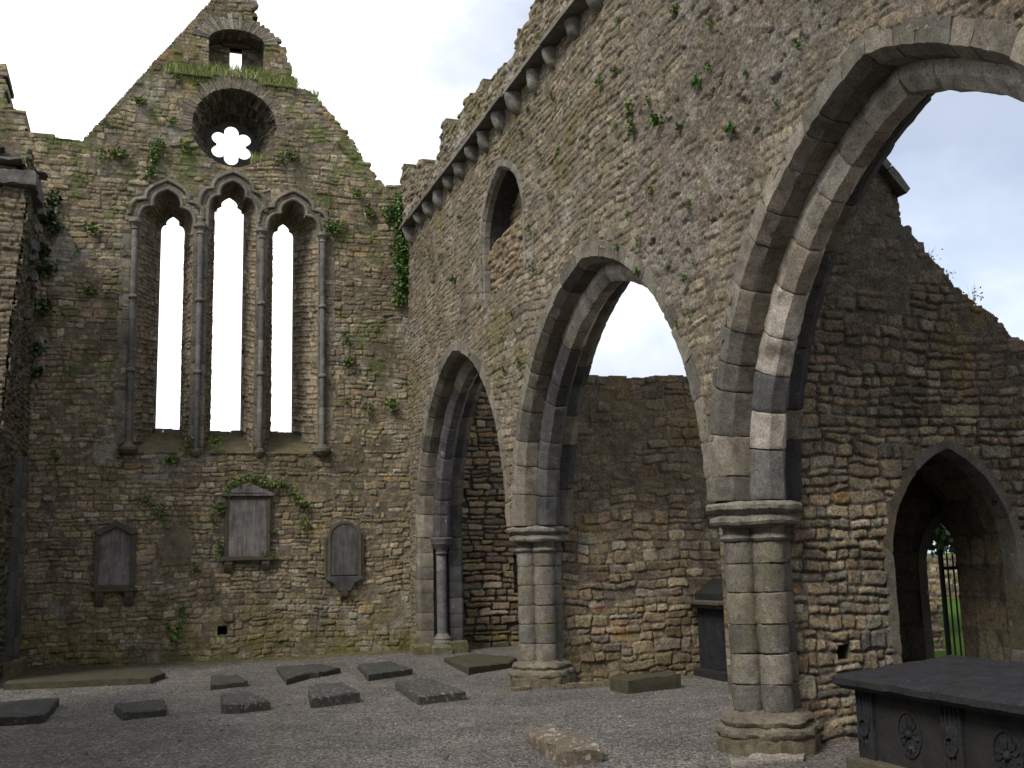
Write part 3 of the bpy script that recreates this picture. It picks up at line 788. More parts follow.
def arcade_stone(U, V):
    f, cover = arcade_flush(U, V)
    f2 = .45 * sstep(.42, .6, fbm(U * .9, V * .9, 407, 3)) * sstep(3.2, 4.5, V)
    fl = np.clip(np.maximum(np.maximum(f, f2), cover * .90), 0, 1)
    h, col, k, m_ = RA.eval(U, V, flush=fl, depth=.023, offs=.007, tilt=.03, rough=.009, mortar=(.20, .172, .13))
    h = h + cover * ((fbm(U * 16, V * 20, 405, 5, .72) - .5) * .046 + (fbm(U * 1.6, V * 2.2, 406, 3) - .5) * .05)
    # old pits where small stones fell from the rendering
    pit = sstep(.64, .74, fbm(U * 6, V * 13, 408, 4, .6)) * cover
    h = h - pit * .03
    fleck = sstep(.60, .68, fbm(U * 24, V * 28, 418, 3)) * (.35 + .65 * cover)
    col = tint(col, cover, np.array((.165, .135, .098)), .62) * (1 - .25 * cover + .5 * cover * fbm(U * 22, V * 26, 417, 4, .7))[..., None]
    col = col * (.62 + .62 * fbm(U * 2.6, V * 3.4, 419, 4, .6))[..., None]
    col = tint(col, fleck, (.32, .295, .25), .55)
    blue = sstep(.55, .66, fbm(U * 1.1 + 1, V * .9, 411, 5, .65)) * cover
    col = tint(col, blue, (.215, .205, .19), .35)
    col = tint(col, sstep(.52, .68, fbm(U * 1.4 + 9, V * 1.1, 412, 5, .65)), (.12, .10, .07), .5)
    col = tint(col, sstep(.60, .72, fbm(U * 2.2 + 5, V * 1.4, 413, 5, .7)), (.32, .30, .265), .45)
    col = tint(col, sstep(.58, .70, fbm(U * 1.9, V * 1.6 + 9, 414, 5, .65)) * sstep(9.5, 12, U), (.15, .125, .045), .55)
    col = tint(col, sstep(1.4, .1, V), (.12, .11, .04), .5)
    # dark run-off stains below the wall walk near the camera
    col = tint(col, sstep(.52, .66, fbm(U * 2.5, V * .45, 415, 4)) * sstep(9, 6, U) * sstep(5.2, 6.5, V), (.10, .09, .075), .55)
    groove = np.exp(-((U - 9.83 - (fbm(V * 1.3, V * 0, 416, 2) - .5) * .15) / .03) ** 2) * sstep(5.3, 5.7, V)
    h = h - groove * .05
    # shallow dressed strip beside it
    return h, col
BW = (14.37, .93, 5.55, 6.35, 7.33)    # blocked window: centre Y, half width, bottom, springing, apex
def bw_poly(grow=0., bottom=None):
    c, w, zb, zs, za = BW; w += grow; za += grow * 1.1
    zb = zb if bottom is None else bottom
    A = bez((c - w, zs), (c - w + .02, za - .28), (c, za), 14); B = A[::-1][1:].copy(); B[:, 0] = 2 * c - B[:, 0]
    return np.concatenate([[[c - w, zb]], A, B, [[c + w, zb]]])
bwp = bw_poly(.03)
top_line = lambda Y: 8.83 + .12 * np.sin(Y * 1.7) + .10 * np.sin(Y * 4.1 + 1) + .25 * sstep(17.5, 19.5, Y)
def arcade_keep(U, V):
    k = RA.ids(U, V)[0]
    cy = RA.cy[k] * .7 + V * .3; cx = RA.cx[k] * .7 + U * .3
    ok = (V > ZS) | (U > 19.3)
    for A_ in ARCHES: ok &= ~arch_inside(U, V, A_, .125 + (fbm(U * 4, V * 4, 433, 3) - .5) * .05)
    ok &= ~in_poly(U, V, bwp)
    ok &= V < 8.12
    return ok
usy = [2.0]
while usy[-1] < 20.5: usy.append(usy[-1] + min(.022, max(.0125, .0013 * usy[-1])))
sheet('masonry', np.array(usy), np.arange(-.3, 8.2, .0135), lambda u, v, h: np.stack([AX - h, u, v], -1), arcade_keep, arcade_stone, AT, M['rubble'], arc, flip=True)

# parapet above the wall walk, carried a little forward on the corbels
RP = Rubble(1.5, 20.6, 8, 9.8, 22, 'grey', band=(.15, .28), sw=(.12, .4), sh=(.06, .16), warp=.03)
def par_stone(U, V):
    h, col, k, m_ = RP.eval(U, V, flush=.45 * np.clip(fbm(U, V, 420, 3) * 2 - .5, 0, 1), depth=.04, offs=.016)
    col = tint(col, sstep(.56, .68, fbm(U * 2.4, V * 2.4, 421, 5, .7)), (.40, .39, .36), .6)
    col = tint(col, sstep(.5, .66, fbm(U * 1.7 + 3, V * 1.7, 422, 5, .7)), (.14, .125, .05), .5)
    return h, col
def par_keep(U, V):
    k = RP.ids(U, V)[0]
    cy = RP.cy[k] * .45 + V * .55; cx = RP.cx[k] * .45 + U * .55
    spike = (vnoise(cx * 2.3, cx * 0 + 1, 431) ** 3) * .38
    return (cy < top_line(cx) + spike - .1)
sheet('parapet', np.arange(2.0, 20.45, .018), np.arange(8.20, 9.7, .018), lambda u, v, h: np.stack([AX - .13 - h, u, v], -1), par_keep, par_stone, .7, M['rubble'], arc, flip=True)
# string course and corbels
bg = Bag(); rng = np.random.default_rng(31); y = 2.0
while y < 20.15:
    L_ = min(rng.uniform(.55, .95), 20.15 - y + .01)
    pr = dens([(AX - .21, 8.115), (AX + .1, 8.115), (AX + .1, 8.205), (AX - .19, 8.205)], .06); cen = pr.mean(0)
    dz = rng.normal(0, .006); dx = rng.normal(0, .008)
    loft_closed(bg, [np.stack([q2[:, 0] + dx, np.full(len(pr), yy), q2[:, 1] + dz], -1) for yy, q2 in ((y + .004, pr + (cen - pr) * .06), (y + .02, pr), (y + L_ / 2, pr), (y + L_ - .02, pr), (y + L_ - .004, pr + (cen - pr) * .06))], pick([(.15, .14, .12), (.12, .115, .10), (.18, .165, .14)], rng), amp=.008, seed=int(y * 11))
    y += L_
bg.build('string_course', M['dressed'], arc)
cy_list = [19.75, 18.98, 18.28, 17.58, 16.88, 16.2, 15.52, 14.86, 14.17, 13.46, 12.73, 12.01, 11.28, 10.54, 9.82, 9.1, 8.4, 7.7, 7.0, 6.3]
a = np.linspace(0, math.pi, 13)
for i, yc in enumerate(cy_list):
    yc += rng.uniform(-.05, .05)
    bg = Bag(); hw = rng.uniform(.095, .14); pj = rng.uniform(.14, .2); hz = rng.uniform(.2, .32)
    rings = []
    for t in np.linspace(0, 1, 9):
        s_ = math.sqrt(max(0.02, 1 - (1 - t) ** 2.2)); z = 8.108 - hz * (1 - t)
        ww = hw * (.35 + .65 * s_); pp = pj * s_
        loop = [(AX - pp * math.sin(x) ** .7 + .005, yc - ww * math.cos(x), z) for x in a] + [(AX + .08, yc + ww, z), (AX + .08, yc - ww, z)]
        rings.append(np.array(loop)[::-1])
    loft_closed(bg, rings, pick([(.20, .19, .165), (.17, .16, .135), (.22, .205, .18), (.15, .14, .12)], rng), amp=.022, seed=i * 7)
    bg.build('corbel', M['dressed'], arc)

# blocked clerestory window
bw = group_part('blocked_window', arc)
RB = Rubble(13.3, 15.6, 5.2, 7.6, 81, 'mixed', band=(.14, .26), sw=(.16, .5), sh=(.06, .16))
def bst(U, V):
    h, col, k, m_ = RB.eval(U, V, flush=.1, depth=.04, offs=.02)
    col = tint(col, sstep(.5, .62, fbm(U * 2, V * 1.6, 440, 4)) * sstep(6.5, 5.6, V), (.10, .12, .03), .6)
    return h - .30 * sstep(6.35, 6.75, V), col
sheet('infill', np.arange(13.38, 15.4, .018), np.arange(5.4, 7.4, .018), lambda u, v, h: np.stack([AX + .13 - h, u, v], -1), lambda u, v: np.ones(u.shape, bool), bst, .5, M['rubble'], bw, flip=True)
bg = Bag(); p2 = bw_poly(0.); pth, sl = resample(p2, 160); pt_o = resample(bw_poly(.13), 160)[0]
i = 0
while i < 158:
    j = min(159, i + int(rng.uniform(7, 13)))
    if 159 - j < 4: j = 159
    rings = []
    for k in range(i, j + 1):
        f = .01 if k in (i, j) else 0
        n2 = pt_o[k] - pth[k]; n2 = n2 / (np.linalg.norm(n2) + 1e-6)
        a_, b2 = pth[k] + n2 * f, pt_o[k] - n2 * f; c1 = pth[k] + n2 * (.05)
        rings.append(np.array([[AX - .012 + f, *b2], [AX - .012 + f, *c1], [AX + .045, *a_], [AX + .1, *a_], [AX + .16, *a_], [AX + .16, *b2], [AX + .1, *b2]]))
    loft_closed(bg, rings, pick([(.20, .185, .155), (.17, .155, .125), (.23, .21, .18)], rng), amp=.006, seed=i); i = j
bg.build('window_frame', M['dressed'], bw)
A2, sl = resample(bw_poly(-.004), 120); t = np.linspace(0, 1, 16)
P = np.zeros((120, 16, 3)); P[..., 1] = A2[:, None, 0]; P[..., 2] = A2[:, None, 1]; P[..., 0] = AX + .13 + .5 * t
patch('recess', P, (np.zeros((120, 16)), np.full((120, 16, 3), .035) * (.6 + .8 * fbm(P[..., 1] * 8 + P[..., 0] * 9, P[..., 2] * 12, 455, 4))[..., None]), M['rubble'], bw)  # near-black colour stands in for shade in the deep recess

# the three moulded arches: outer order on each face and an inner order between
def place_arcade(sx, p, z): return np.stack([AX + sx, p, z], -1)
PRO_OUT = [(-.008, -.19), (-.008, -.02), (.10, .045), (.27, .045), (.27, -.19)]
PRO_BACK = [(.57, -.19), (.57, .045), (.74, .045), (AT + .008, -.02), (AT + .008, -.19)]
PRO_IN = [(.27, -.10), (.27, .15), (.35, .24), (.49, .24), (.57, .15), (.57, -.10)]
labs = ['pointed arch nearest the gable', 'middle pointed arch of the arcade', 'large pointed arch nearest the camera']
rngA = np.random.default_rng(77)
for ai, (ya, wf, wn, R) in enumerate(ARCHES):
    ao = group_part('pointed_arch', arc); ao['label'] = labs[ai]
    for part, prof, sg in (('outer_order', PRO_OUT, 1), ('inner_order', PRO_IN, 1), ('rear_order', PRO_BACK, 1)):
        bg = Bag()
        for side, w in ((1, wf), (-1, wn)):
            if part == 'inner_order':
                if ai == 2:
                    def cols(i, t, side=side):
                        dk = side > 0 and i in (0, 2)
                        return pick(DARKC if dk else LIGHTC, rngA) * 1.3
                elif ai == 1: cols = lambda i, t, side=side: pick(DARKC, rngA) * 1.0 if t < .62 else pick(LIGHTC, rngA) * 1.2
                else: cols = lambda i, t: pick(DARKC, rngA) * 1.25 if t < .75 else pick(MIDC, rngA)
            elif part == 'outer_order':
                cols = (lambda i, t: pick(MIDC + LIGHTC[2:3], rngA)) if ai == 2 else (lambda i, t: pick(MIDC, rngA))
            else: cols = lambda i, t: pick(MIDC + DARKC, rngA) * .8
            nst_ = {'outer_order': 13, 'inner_order': 10, 'rear_order': 9}[part]
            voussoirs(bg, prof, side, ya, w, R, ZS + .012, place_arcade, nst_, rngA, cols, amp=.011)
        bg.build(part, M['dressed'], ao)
    # fill behind the orders so no light leaks through the joints
    bg = Bag()
    for side, w in ((1, wf), (-1, wn)):
        t = np.linspace(0, 1, 40); rings = []
        for tt in t:
            pp = np.array([(.04, -.17), (.04, -.06), (.13, .02), (.30, .025), (.30, .10), (.54, .10), (.54, .025), (AT - .13, .02), (AT - .04, -.06), (AT - .04, -.17)])
            p, z = arch_pt(tt, pp[:, 1], side, ya, w, R, ZS)
            q_ = place_arcade(pp[:, 0], p, z); rings.append(q_[::-1] if side < 0 else q_)
        loft_closed(bg, rings, (.12, .105, .08), amp=.003)
    bg.build('arch_core', M['rubble'], ao)

# respond at the gable end: dressed jamb to the ground with a corbelled shaft
yj = ARCHES[0][0] + ARCHES[0][1]
rs = group_part('respond', arc)
bg = Bag()
for prof, cl in (([(-.016, .18), (-.016, .012), (.03, -.035), (.27, -.035), (.27, .18)], MIDC), ([(.27, .18), (.27, .03), (.57, .03), (.57, .18)], DARKC), ([(.57, .18), (.57, -.035), (.81, -.035), (AT + .014, .012), (AT + .014, .18)], DARKC)):
    pr = dens(prof, .06); cen = pr.mean(0); z = .12
    while z < ZS - .01:
        h_ = min(rngA.uniform(.22, .36), ZS + .005 - z)
        if ZS - z - h_ < .1: h_ = ZS + .005 - z
        loft_closed(bg, [np.stack([AX + q2[:, 0], yj + q2[:, 1], np.full(len(pr), zz)], -1)[::-1] for zz, q2 in ((z + .003, pr + (cen - pr) * .04), (z + .016, pr), (z + h_ / 2, pr), (z + h_ - .016, pr), (z + h_ - .003, pr + (cen - pr) * .04))], pick(cl, rngA), amp=.006, seed=int(z * 77))
        z += h_
bg.build('jamb', M['dressed'], rs)
bg = Bag(); xs = AX + .42; ys = yj - .055; z = .33
while z < 1.8:
    z2 = min(z + rngA.uniform(.35, .6), 1.8)
    ring_loft(bg, xs, ys, [(.085, z), (.092, z + .01), (.092, z2 - .01), (.085, z2)], pick([(.15, .148, .145), (.12, .12, .12), (.17, .165, .155)], rngA), sides=24, seed=int(z * 31)); z = z2
shf = bg.build('shaft', M['dressed'], rs)
bg = Bag(); ring_loft(bg, xs, ys - .02, [(.09, 1.76), (.115, 1.79), (.10, 1.82), (.11, 1.86), (.17, 1.93), (.19, 1.96), (.195, 2.02), (.21, 2.05), (.20, 2.085)], (.095, .092, .09), sides=28); bg.build('capital', M['dressed'], rs)
bg = Bag(); ring_loft(bg, xs, ys, [(.17, .06), (.17, .2), (.15, .23), (.16, .26), (.13, .3), (.095, .35)], (.16, .145, .12), sides=24); bg.build('shaft_base', M['dressed'], rs)
bg = Bag()
for x0_, x1_, y0_, zt, cl in ((4.72, 5.02, yj - .22, .17, (.13, .115, .06)), (5.03, 5.36, yj - .34, .14, (.15, .14, .09)), (5.37, 5.72, yj - .20, .2, (.12, .11, .06)), (4.78, 5.0, yj - .02, .3, (.14, .12, .07))):
    pr = dens([(x0_, y0_), (x1_, y0_), (x1_, yj + .25), (x0_, yj + .25)], .06); cen = pr.mean(0)
    loft_closed(bg, [np.stack([q2[:, 0], q2[:, 1], np.full(len(pr), z)], -1) for z, q2 in ((-.15, pr), (zt * .5, pr), (zt - .03, pr), (zt, pr + (cen - pr) * .12))], cl, amp=.025, seed=int(x0_ * 50))
bg.build('plinth', M['dressed'], rs)

# ------------------------------------------------------------------ piers
def quat(ph, cdist=.178, rho=.139, soft=0.):
    p = (ph + math.pi / 4) % (math.pi / 2) - math.pi / 4
    r = cdist * np.cos(p) + np.sqrt(rho ** 2 - (cdist * np.sin(p)) ** 2)
    return r * (1 - soft) + (cdist + rho) * soft
def make_pier(yc, label, seed, greens):
    rng = np.random.default_rng(seed)
    pier = empty('stone_pier', label, 'pier', (W_X0 - .02, yc, 0), 0, 'piers carrying the arcade')
    ph = np.linspace(0, 2 * math.pi, 112, endpoint=False)
    def loop(off, soft, z): 
        r = quat(ph, soft=soft) + off
        return np.stack([np.cos(ph) * r, np.sin(ph) * r, np.full(len(ph), z)], -1)
    bg = Bag(); z = .27; cuts = [.27, .50, .76, 1.01, 1.28, 1.53, 1.74]
    for i in range(len(cuts) - 1):
        z0, z1 = cuts[i], cuts[i + 1]
        # each drum is made of several stones: split colour by sector
        base = np.array(pick([(.17, .153, .128), (.155, .14, .118), (.185, .165, .136), (.12, .112, .10), (.165, .148, .122)], rng))
        rings = [loop(-.012, 0, z0 + .002), loop(-.002, 0, z0 + .012), loop(.0, 0, z0 + .06), loop(.002, 0, (z0 + z1) / 2), loop(.0, 0, z1 - .06), loop(-.002, 0, z1 - .012), loop(-.012, 0, z1 - .002)]
        b2 = Bag(); loft_closed(b2, rings, base, amp=.010, seed=int(rng.integers(99)), vary=.3)
        co, cl = b2.co[0], b2.c[0].copy()
        an = np.degrees(np.arctan2(co[:, 1], co[:, 0])) % 360
        sec = (an + 45 + rng.uniform(-6, 6)) // 90
        for k in range(4): cl[sec == k] *= rng.uniform(.8, 1.2)
        # vertical joint in the valleys, and narrow closer stones
        va = rng.choice([225., 222., 228.]); jv = np.abs(an - va) < 2.2
        rr_ = np.hypot(co[:, 0], co[:, 1]); co[jv, :2] *= .965
        if rng.random() < .5: j2 = np.abs(an - rng.choice([318., 325., 195.])) < 1.8; co[j2, :2] *= .975
        g = greens * sstep(.58, .70, fbm(co[:, 0] * 4 + 7, co[:, 2] * 3 + co[:, 1] * 4, seed + 9, 4)); cl = cl * (1 - g[:, None]) + np.array((.14, .125, .06)) * g[:, None]
        bg.add(co, b2.q[0], b2.t[0], cl)
    bg.build('shaft', M['dressed'], pier)
    bg = Bag()
    rings = [loop(-.02, .0, 1.72), loop(.02, .05, 1.735), loop(.035, .08, 1.755), loop(.02, .08, 1.775), loop(.0, .08, 1.79), loop(.004, .15, 1.84), loop(.03, .3, 1.865)]
    loft_closed(bg, rings, (.185, .17, .145), amp=.006, seed=3)
    rings = [loop(.03, .4, 1.862), loop(.09, .5, 1.875), loop(.105, .5, 1.90), loop(.10, .5, 1.935), loop(.06, .5, 1.95), loop(.055, .55, 1.965), loop(.10, .6, 1.985), loop(.125, .6, 2.005), loop(.13, .6, 2.04), loop(.115, .6, 2.066), loop(.06, .6, 2.076)]
    loft_closed(bg, rings, (.20, .18, .15), amp=.012, seed=seed, vary=.3)
    bg.build('capital', M['dressed'], pier)
    bg = Bag()
    rings = [loop(.10, .75, -.16), loop(.13, .8, -.12), loop(.13, .8, .05), loop(.115, .75, .085)]
    loft_closed(bg, rings, (.13, .11, .075), amp=.03, seed=seed + 1, vary=.4)
    rings = [loop(.12, .6, .06), loop(.14, .6, .075), loop(.15, .6, .105), loop(.14, .6, .14), loop(.105, .55, .155), loop(.085, .5, .165), loop(.10, .5, .18), loop(.11, .5, .205), loop(.095, .45, .235), loop(.04, .3, .25), loop(-.01, .1, .28)]
    loft_closed(bg, rings, (.155, .135, .10), amp=.02, seed=seed + 2, vary=.4)
    bg.build('base', M['dressed'], pier)
    return pier
make_pier(PIERS[0], 'near clustered stone pier beside the dark chest tomb', 5, .35)
p2_ = make_pier(PIERS[1], 'far clustered stone pier between the two smaller arches, ochre lichen on its foot', 9, .55)
p0 = None
bg = Bag()

# rough footing stones at the piers' feet
bg = Bag(); rng = np.random.default_rng(61)
for x0_, y0_, L_, W_, zt in ((5.25, 13.62, .95, .14, -.01), (4.62, 13.72, .3, .2, -.03)):
    pr = dens([(x0_, y0_), (x0_ + L_, y0_ + .02), (x0_ + L_, y0_ + W_), (x0_, y0_ + W_)], .06)
    loft_closed(bg, [np.stack([pr[:, 0], pr[:, 1], np.full(len(pr), z)], -1) for z in (-.2, -.08, zt)], (.16, .135, .085), amp=.03, seed=int(x0_ * 9))
tag(bg.build('footing_stone', M['rubble']), 'flat worn footing stones laid along the foot of the far pier', 'stone')
bg = Bag()
pr = dens([(4.55, 8.02), (5.15, 7.9), (5.25, 8.05), (4.6, 8.2)], .06)
loft_closed(bg, [np.stack([pr[:, 0], pr[:, 1], np.full(len(pr), z)], -1) for z in (-.2, -.08, -.035)], (.26, .235, .2), amp=.03, seed=3)
tag(bg.build('footing_stone', M['rubble']), 'pale flat footing stone half sunk in gravel before the near pier', 'stone')

# ------------------------------------------------------------------ cross walls of the side chapels
P1Y = 8.52
wall1 = empty('chapel_wall', 'broken chapel wall with pointed doorway behind the chest tomb, top sloping down to the right', 'wall')
top1 = [(5.4, -.4), (5.4, 6.8), (5.75, 6.5), (6.95, 5.33), (7.08, 5.16), (7.12, 5.0), (7.14, 4.85), (7.36, 4.64), (7.46, 4.5), (7.62, 4.37), (7.82, 4.12), (8.0, 4.05), (8.3, 3.88), (8.42, 3.7), (8.6, 3.62), (9.1, 3.3), (9.7, 3.1), (10.6, 2.8), (10.6, -.4)]
DOOR = (7.42, .73, 1.55, 1.04)       # centre, half width, springing, rise
def door_line(grow=0., zb=-.3, n=24, D=DOOR):
    c, w, zs, rise = D; w += grow; rise += grow
    R = (rise * rise + w * w) / (2 * w); d = R - w
    am = math.acos(d / R); aa = np.linspace(0, am, n)
    rt = np.stack([c + R * np.cos(aa) - d, zs + R * np.sin(aa)], -1); lt = rt[::-1][1:].copy(); lt[:, 0] = 2 * c - lt[:, 0]
    p = np.concatenate([[[c + w, zb]], rt, lt, [[c - w, zb]]]); return p
R1 = Rubble(5.3, 10.7, -.4, 7, 91, 'mixed', band=(.18, .46), sw=(.11, .50), sh=(.07, .25), warp=.045, rot=.09, round_=(.10, .42))
def st1(U, V):
    flush = .8 * sstep(2.7, 4.0, V + (fbm(U * 1.2, V * 1.2, 501, 3) - .5) * 1.4) * sstep(.3, .5, fbm(U * 1.5, V * 1.5, 502, 4))
    h, col, k, m_ = R1.eval(U, V, flush=flush, depth=.034, offs=.010, bev=.014, tilt=.05, mortar=(.15, .128, .098), joint=.008)
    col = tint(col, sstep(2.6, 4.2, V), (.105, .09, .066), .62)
    col = tint(col, sstep(.52, .62, fbm(U * 1.3, V * 1.1, 503, 5, .6)) * sstep(7.2, 8.2, U) * sstep(2.2, 2.9, V), (.24, .15, .035), .55)
    col = tint(col, sstep(.58, .7, fbm(U * 1.7 + 3, V * 1.7, 504, 5, .65)), (.09, .08, .06), .5)
    col = col * np.array((.96, 1.0, 1.06))
    return h, col
d_in = door_line(.0)
d_cut = door_line(.085)
def keep1(U, V):
    k = R1.ids(U, V)[0]
    cx = R1.cx[k] * .35 + U * .65; cy = R1.cy[k] * .35 + V * .65
    ok = np.where(V > 3.1, in_poly(cx, cy, top1), in_poly(U, V, top1))
    ok &= ~in_poly(U, V, d_cut)
    ok &= ~((np.abs(U - 6.07) < .075) & (np.abs(V - .72) < .07))
    return ok
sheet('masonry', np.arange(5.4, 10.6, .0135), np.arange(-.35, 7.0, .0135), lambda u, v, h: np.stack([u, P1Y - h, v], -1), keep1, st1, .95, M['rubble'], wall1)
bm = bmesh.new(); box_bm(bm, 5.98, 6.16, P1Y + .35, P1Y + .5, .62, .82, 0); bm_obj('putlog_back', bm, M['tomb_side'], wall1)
# sloping coping of the former gable
bg = Bag(); pts = [(5.75, 6.50), (6.2, 6.05), (6.62, 5.65), (6.93, 5.35), (7.13, 5.13)]
for i in range(4):
    (xa, za), (xb, zb) = pts[i], pts[i + 1]; dx, dz = xb - xa, zb - za; l_ = math.hypot(dx, dz); nx_, nz_ = -dz / l_, dx / l_
    loft_closed(bg, [np.array([[x, P1Y - .10, z - .0], [x, P1Y + 1.0, z], [x + nx_ * .1, P1Y + 1.0, z + nz_ * .1], [x + nx_ * .1, P1Y - .08, z + nz_ * .1]]) for x, z in [(xa + dx * f, za + dz * f) for f in (.01, .35, .7, .99)]], (.12, .115, .10), amp=.012, seed=i)
bg.build('coping', M['dressed'], wall1)
# doorway: ring of long thin dressed stones, ashlar reveal
dw = group_part('doorway', wall1)
bg = Bag(); A2, sl = resample(door_line(0., -.1), 240); A3 = resample(door_line(.10, -.1), 240)[0]; rng = np.random.default_rng(95); i = 0
while i < 239:
    j = min(239, i + int(rng.uniform(14, 42)))
    if 239 - j < 8: j = 239
    rings = []
    for k in range(i, j + 1, 2) if (j - i) % 2 == 0 else list(range(i, j, 2)) + [j]:
        f = .008 if k in (i, j) else 0
        n2 = A3[k] - A2[k]; n2 = n2 / (np.linalg.norm(n2) + 1e-6)
        a_, b2 = A2[k] + n2 * f, A3[k] - n2 * f
        rings.append(np.array([[b2[0], P1Y - .004 + f, b2[1]], [a_[0], P1Y - .004 + f, a_[1]], [a_[0], P1Y + .1, a_[1]], [a_[0], P1Y + .2, a_[1]], [b2[0], P1Y + .2, b2[1]]]))
    loft_closed(bg, rings, pick([(.15, .142, .125), (.10, .086, .06), (.14, .126, .10), (.115, .098, .065)], rng), amp=.008, seed=i); i = j
bg.build('arch_ring', M['dressed'], dw)
RD = Rubble(0, 1.2, 0, 6.5, 96, 'ashlar', band=(.26, .42), sw=(.3, .6), sh=(.25, .45), warp=.012, rot=.01)
A2, sl = resample(door_line(.004, -.3), 300); t = np.linspace(0, 1, 60); B2 = resample(door_line(.004, -.3, D=(7.475, .745, 1.55, 1.06)), 300)[0]
P = np.zeros((300, 60, 3)); P[..., 0] = A2[:, None, 0] * (1 - t) + B2[:, None, 0] * t; P[..., 2] = A2[:, None, 1] * (1 - t) + B2[:, None, 1] * t; P[..., 1] = P1Y + .02 + .92 * t
S_, T_ = np.meshgrid(sl, t * .92, indexing='ij'); h, col, k, m_ = RD.eval(T_, S_, depth=.014, bev=.012, joint=.006, offs=.003, tilt=.006, rough=.004, mortar=(.09, .08, .065), edge=.008); col = col * .8
patch('reveal', P, (h * sstep(0, .1, T_), col), M['rubble'], dw, flip=True)
# inner rebate with the narrow doorway that holds the gate
RI = Rubble(6.4, 8.9, -.3, 3, 97, 'ashlar', band=(.3, .45), sw=(.3, .6), sh=(.2, .4), warp=.015)
D2 = (8.17, .37, 1.42, .56)
d2 = door_line(0., -.3, D=D2)
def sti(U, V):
    h, col, k, m_ = RI.eval(U, V, depth=.02, bev=.015, offs=.005); return h, col * .22  # stone colour darkened to paint in the gloom of the unlit passage
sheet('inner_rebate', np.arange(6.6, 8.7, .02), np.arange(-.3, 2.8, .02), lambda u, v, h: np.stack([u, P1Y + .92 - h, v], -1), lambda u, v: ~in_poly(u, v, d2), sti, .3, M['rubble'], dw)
bg = Bag(); A2, sl = resample(door_line(-.005, -.1, D=D2), 120); A3 = resample(door_line(.1, -.1, D=D2), 120)[0]
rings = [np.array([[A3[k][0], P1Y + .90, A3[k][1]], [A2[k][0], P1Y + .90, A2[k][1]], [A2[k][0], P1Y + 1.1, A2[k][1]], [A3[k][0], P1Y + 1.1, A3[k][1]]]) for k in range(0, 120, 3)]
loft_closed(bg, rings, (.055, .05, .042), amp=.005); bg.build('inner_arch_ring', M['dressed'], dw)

# wall behind the middle arch
wall2 = empty('chapel_wall', 'flat topped rubble cross wall seen through the middle arch behind the far pier', 'wall')
P2Y = 14.24
R2 = Rubble(5.3, 9.5, -.3, 4.8, 101, 'mixed', band=(.22, .44), sw=(.18, .56), sh=(.09, .25), warp=.05, rot=.08, round_=(.15, .5))
def st2(U, V):
    flush = .75 * sstep(1.7, 2.9, V + (fbm(U, V, 510, 3) - .5) * 1.2) * sstep(.3, .5, fbm(U * 1.4, V * 1.4, 511, 4))
    h, col, k, m_ = R2.eval(U, V, flush=np.maximum(flush, .3), depth=.030, offs=.010, mortar=(.18, .152, .112), joint=.012)
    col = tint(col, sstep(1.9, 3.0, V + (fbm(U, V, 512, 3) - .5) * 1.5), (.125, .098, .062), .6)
    col = tint(col, sstep(.56, .68, fbm(U * 1.8, V * 1.5, 513, 5, .65)) * sstep(1.4, 2.2, V), (.20, .14, .045), .5)
    col = tint(col, sstep(.55, .7, fbm(U * 1.9 + 4, V * 1.5, 514, 5, .65)), (.075, .065, .045), .5)
    col = tint(col, np.exp(-(((U - 6.48) / .15) ** 4 + ((V - .58) / .075) ** 4)), (.30, .17, .05), .8)
    col = tint(col, np.exp(-(((U - 6.17) / .10) ** 4 + ((V - .92) / .04) ** 4)), (.20, .075, .045), .8)
    col = tint(col, sstep(.6, 0, V), (.12, .10, .045), .45)
    return h, col
def keep2(U, V):
    k = R2.ids(U, V)[0]; cx = R2.cx[k]; cy = R2.cy[k] * .8 + V * .2
    return (cy < 4.30 + .03 * np.sin(cx * 5)) & (V < 4.37 + .02 * np.sin(U * 9))
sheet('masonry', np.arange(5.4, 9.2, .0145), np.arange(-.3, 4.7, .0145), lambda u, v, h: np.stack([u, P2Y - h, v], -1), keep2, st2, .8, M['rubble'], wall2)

# wall behind the arch nearest the gable
wall3 = empty('chapel_wall', 'thin bedded rubble wall seen through the arch nearest the gable', 'wall')
R3 = Rubble(5.5, 9.5, -.3, 6.5, 111, 'mixed', band=(.2, .42), sw=(.25, .7), sh=(.08, .22), warp=.03)
def st3(U, V):
    h, col, k, m_ = R3.eval(U, V, flush=.05, depth=.06, offs=.02, mortar=(.09, .078, .06), joint=.016)
    return h, tint(col, sstep(.7, 0, V), (.13, .11, .045), .5)
sheet('masonry', np.arange(5.62, 9.4, .02), np.arange(-.3, 6.0, .02), lambda u, v, h: np.stack([u, 20.15 - h, v], -1), lambda u, v: (v < 5.7 + .1 * np.sin(u * 6) - 3.2 * sstep(7.1, 7.8, u)) & ~((u > 6.90) & (u < 7.03) & (v > 1.0) & (v < 1.75)), st3, .7, M['rubble'], wall3)
# side wall of the chapels, hidden mostly behind the arcade
wall4 = empty('chapel_wall', 'dim far chapel side wall glimpsed through the slit beside the far pier', 'wall')
R4 = Rubble(14.9, 20.5, -.3, 5, 121, 'brown', warp=.03)
def st4(U, V):
    h, col, k, m_ = R4.eval(U, V, flush=.3); return h, col
sheet('masonry', np.arange(15.0, 20.2, .045), np.arange(-.3, 4.2, .045), lambda u, v, h: np.stack([9.3 - h, u, v], -1), lambda u, v: v < 4.0, st4, .7, M['rubble'], wall4, flip=True)

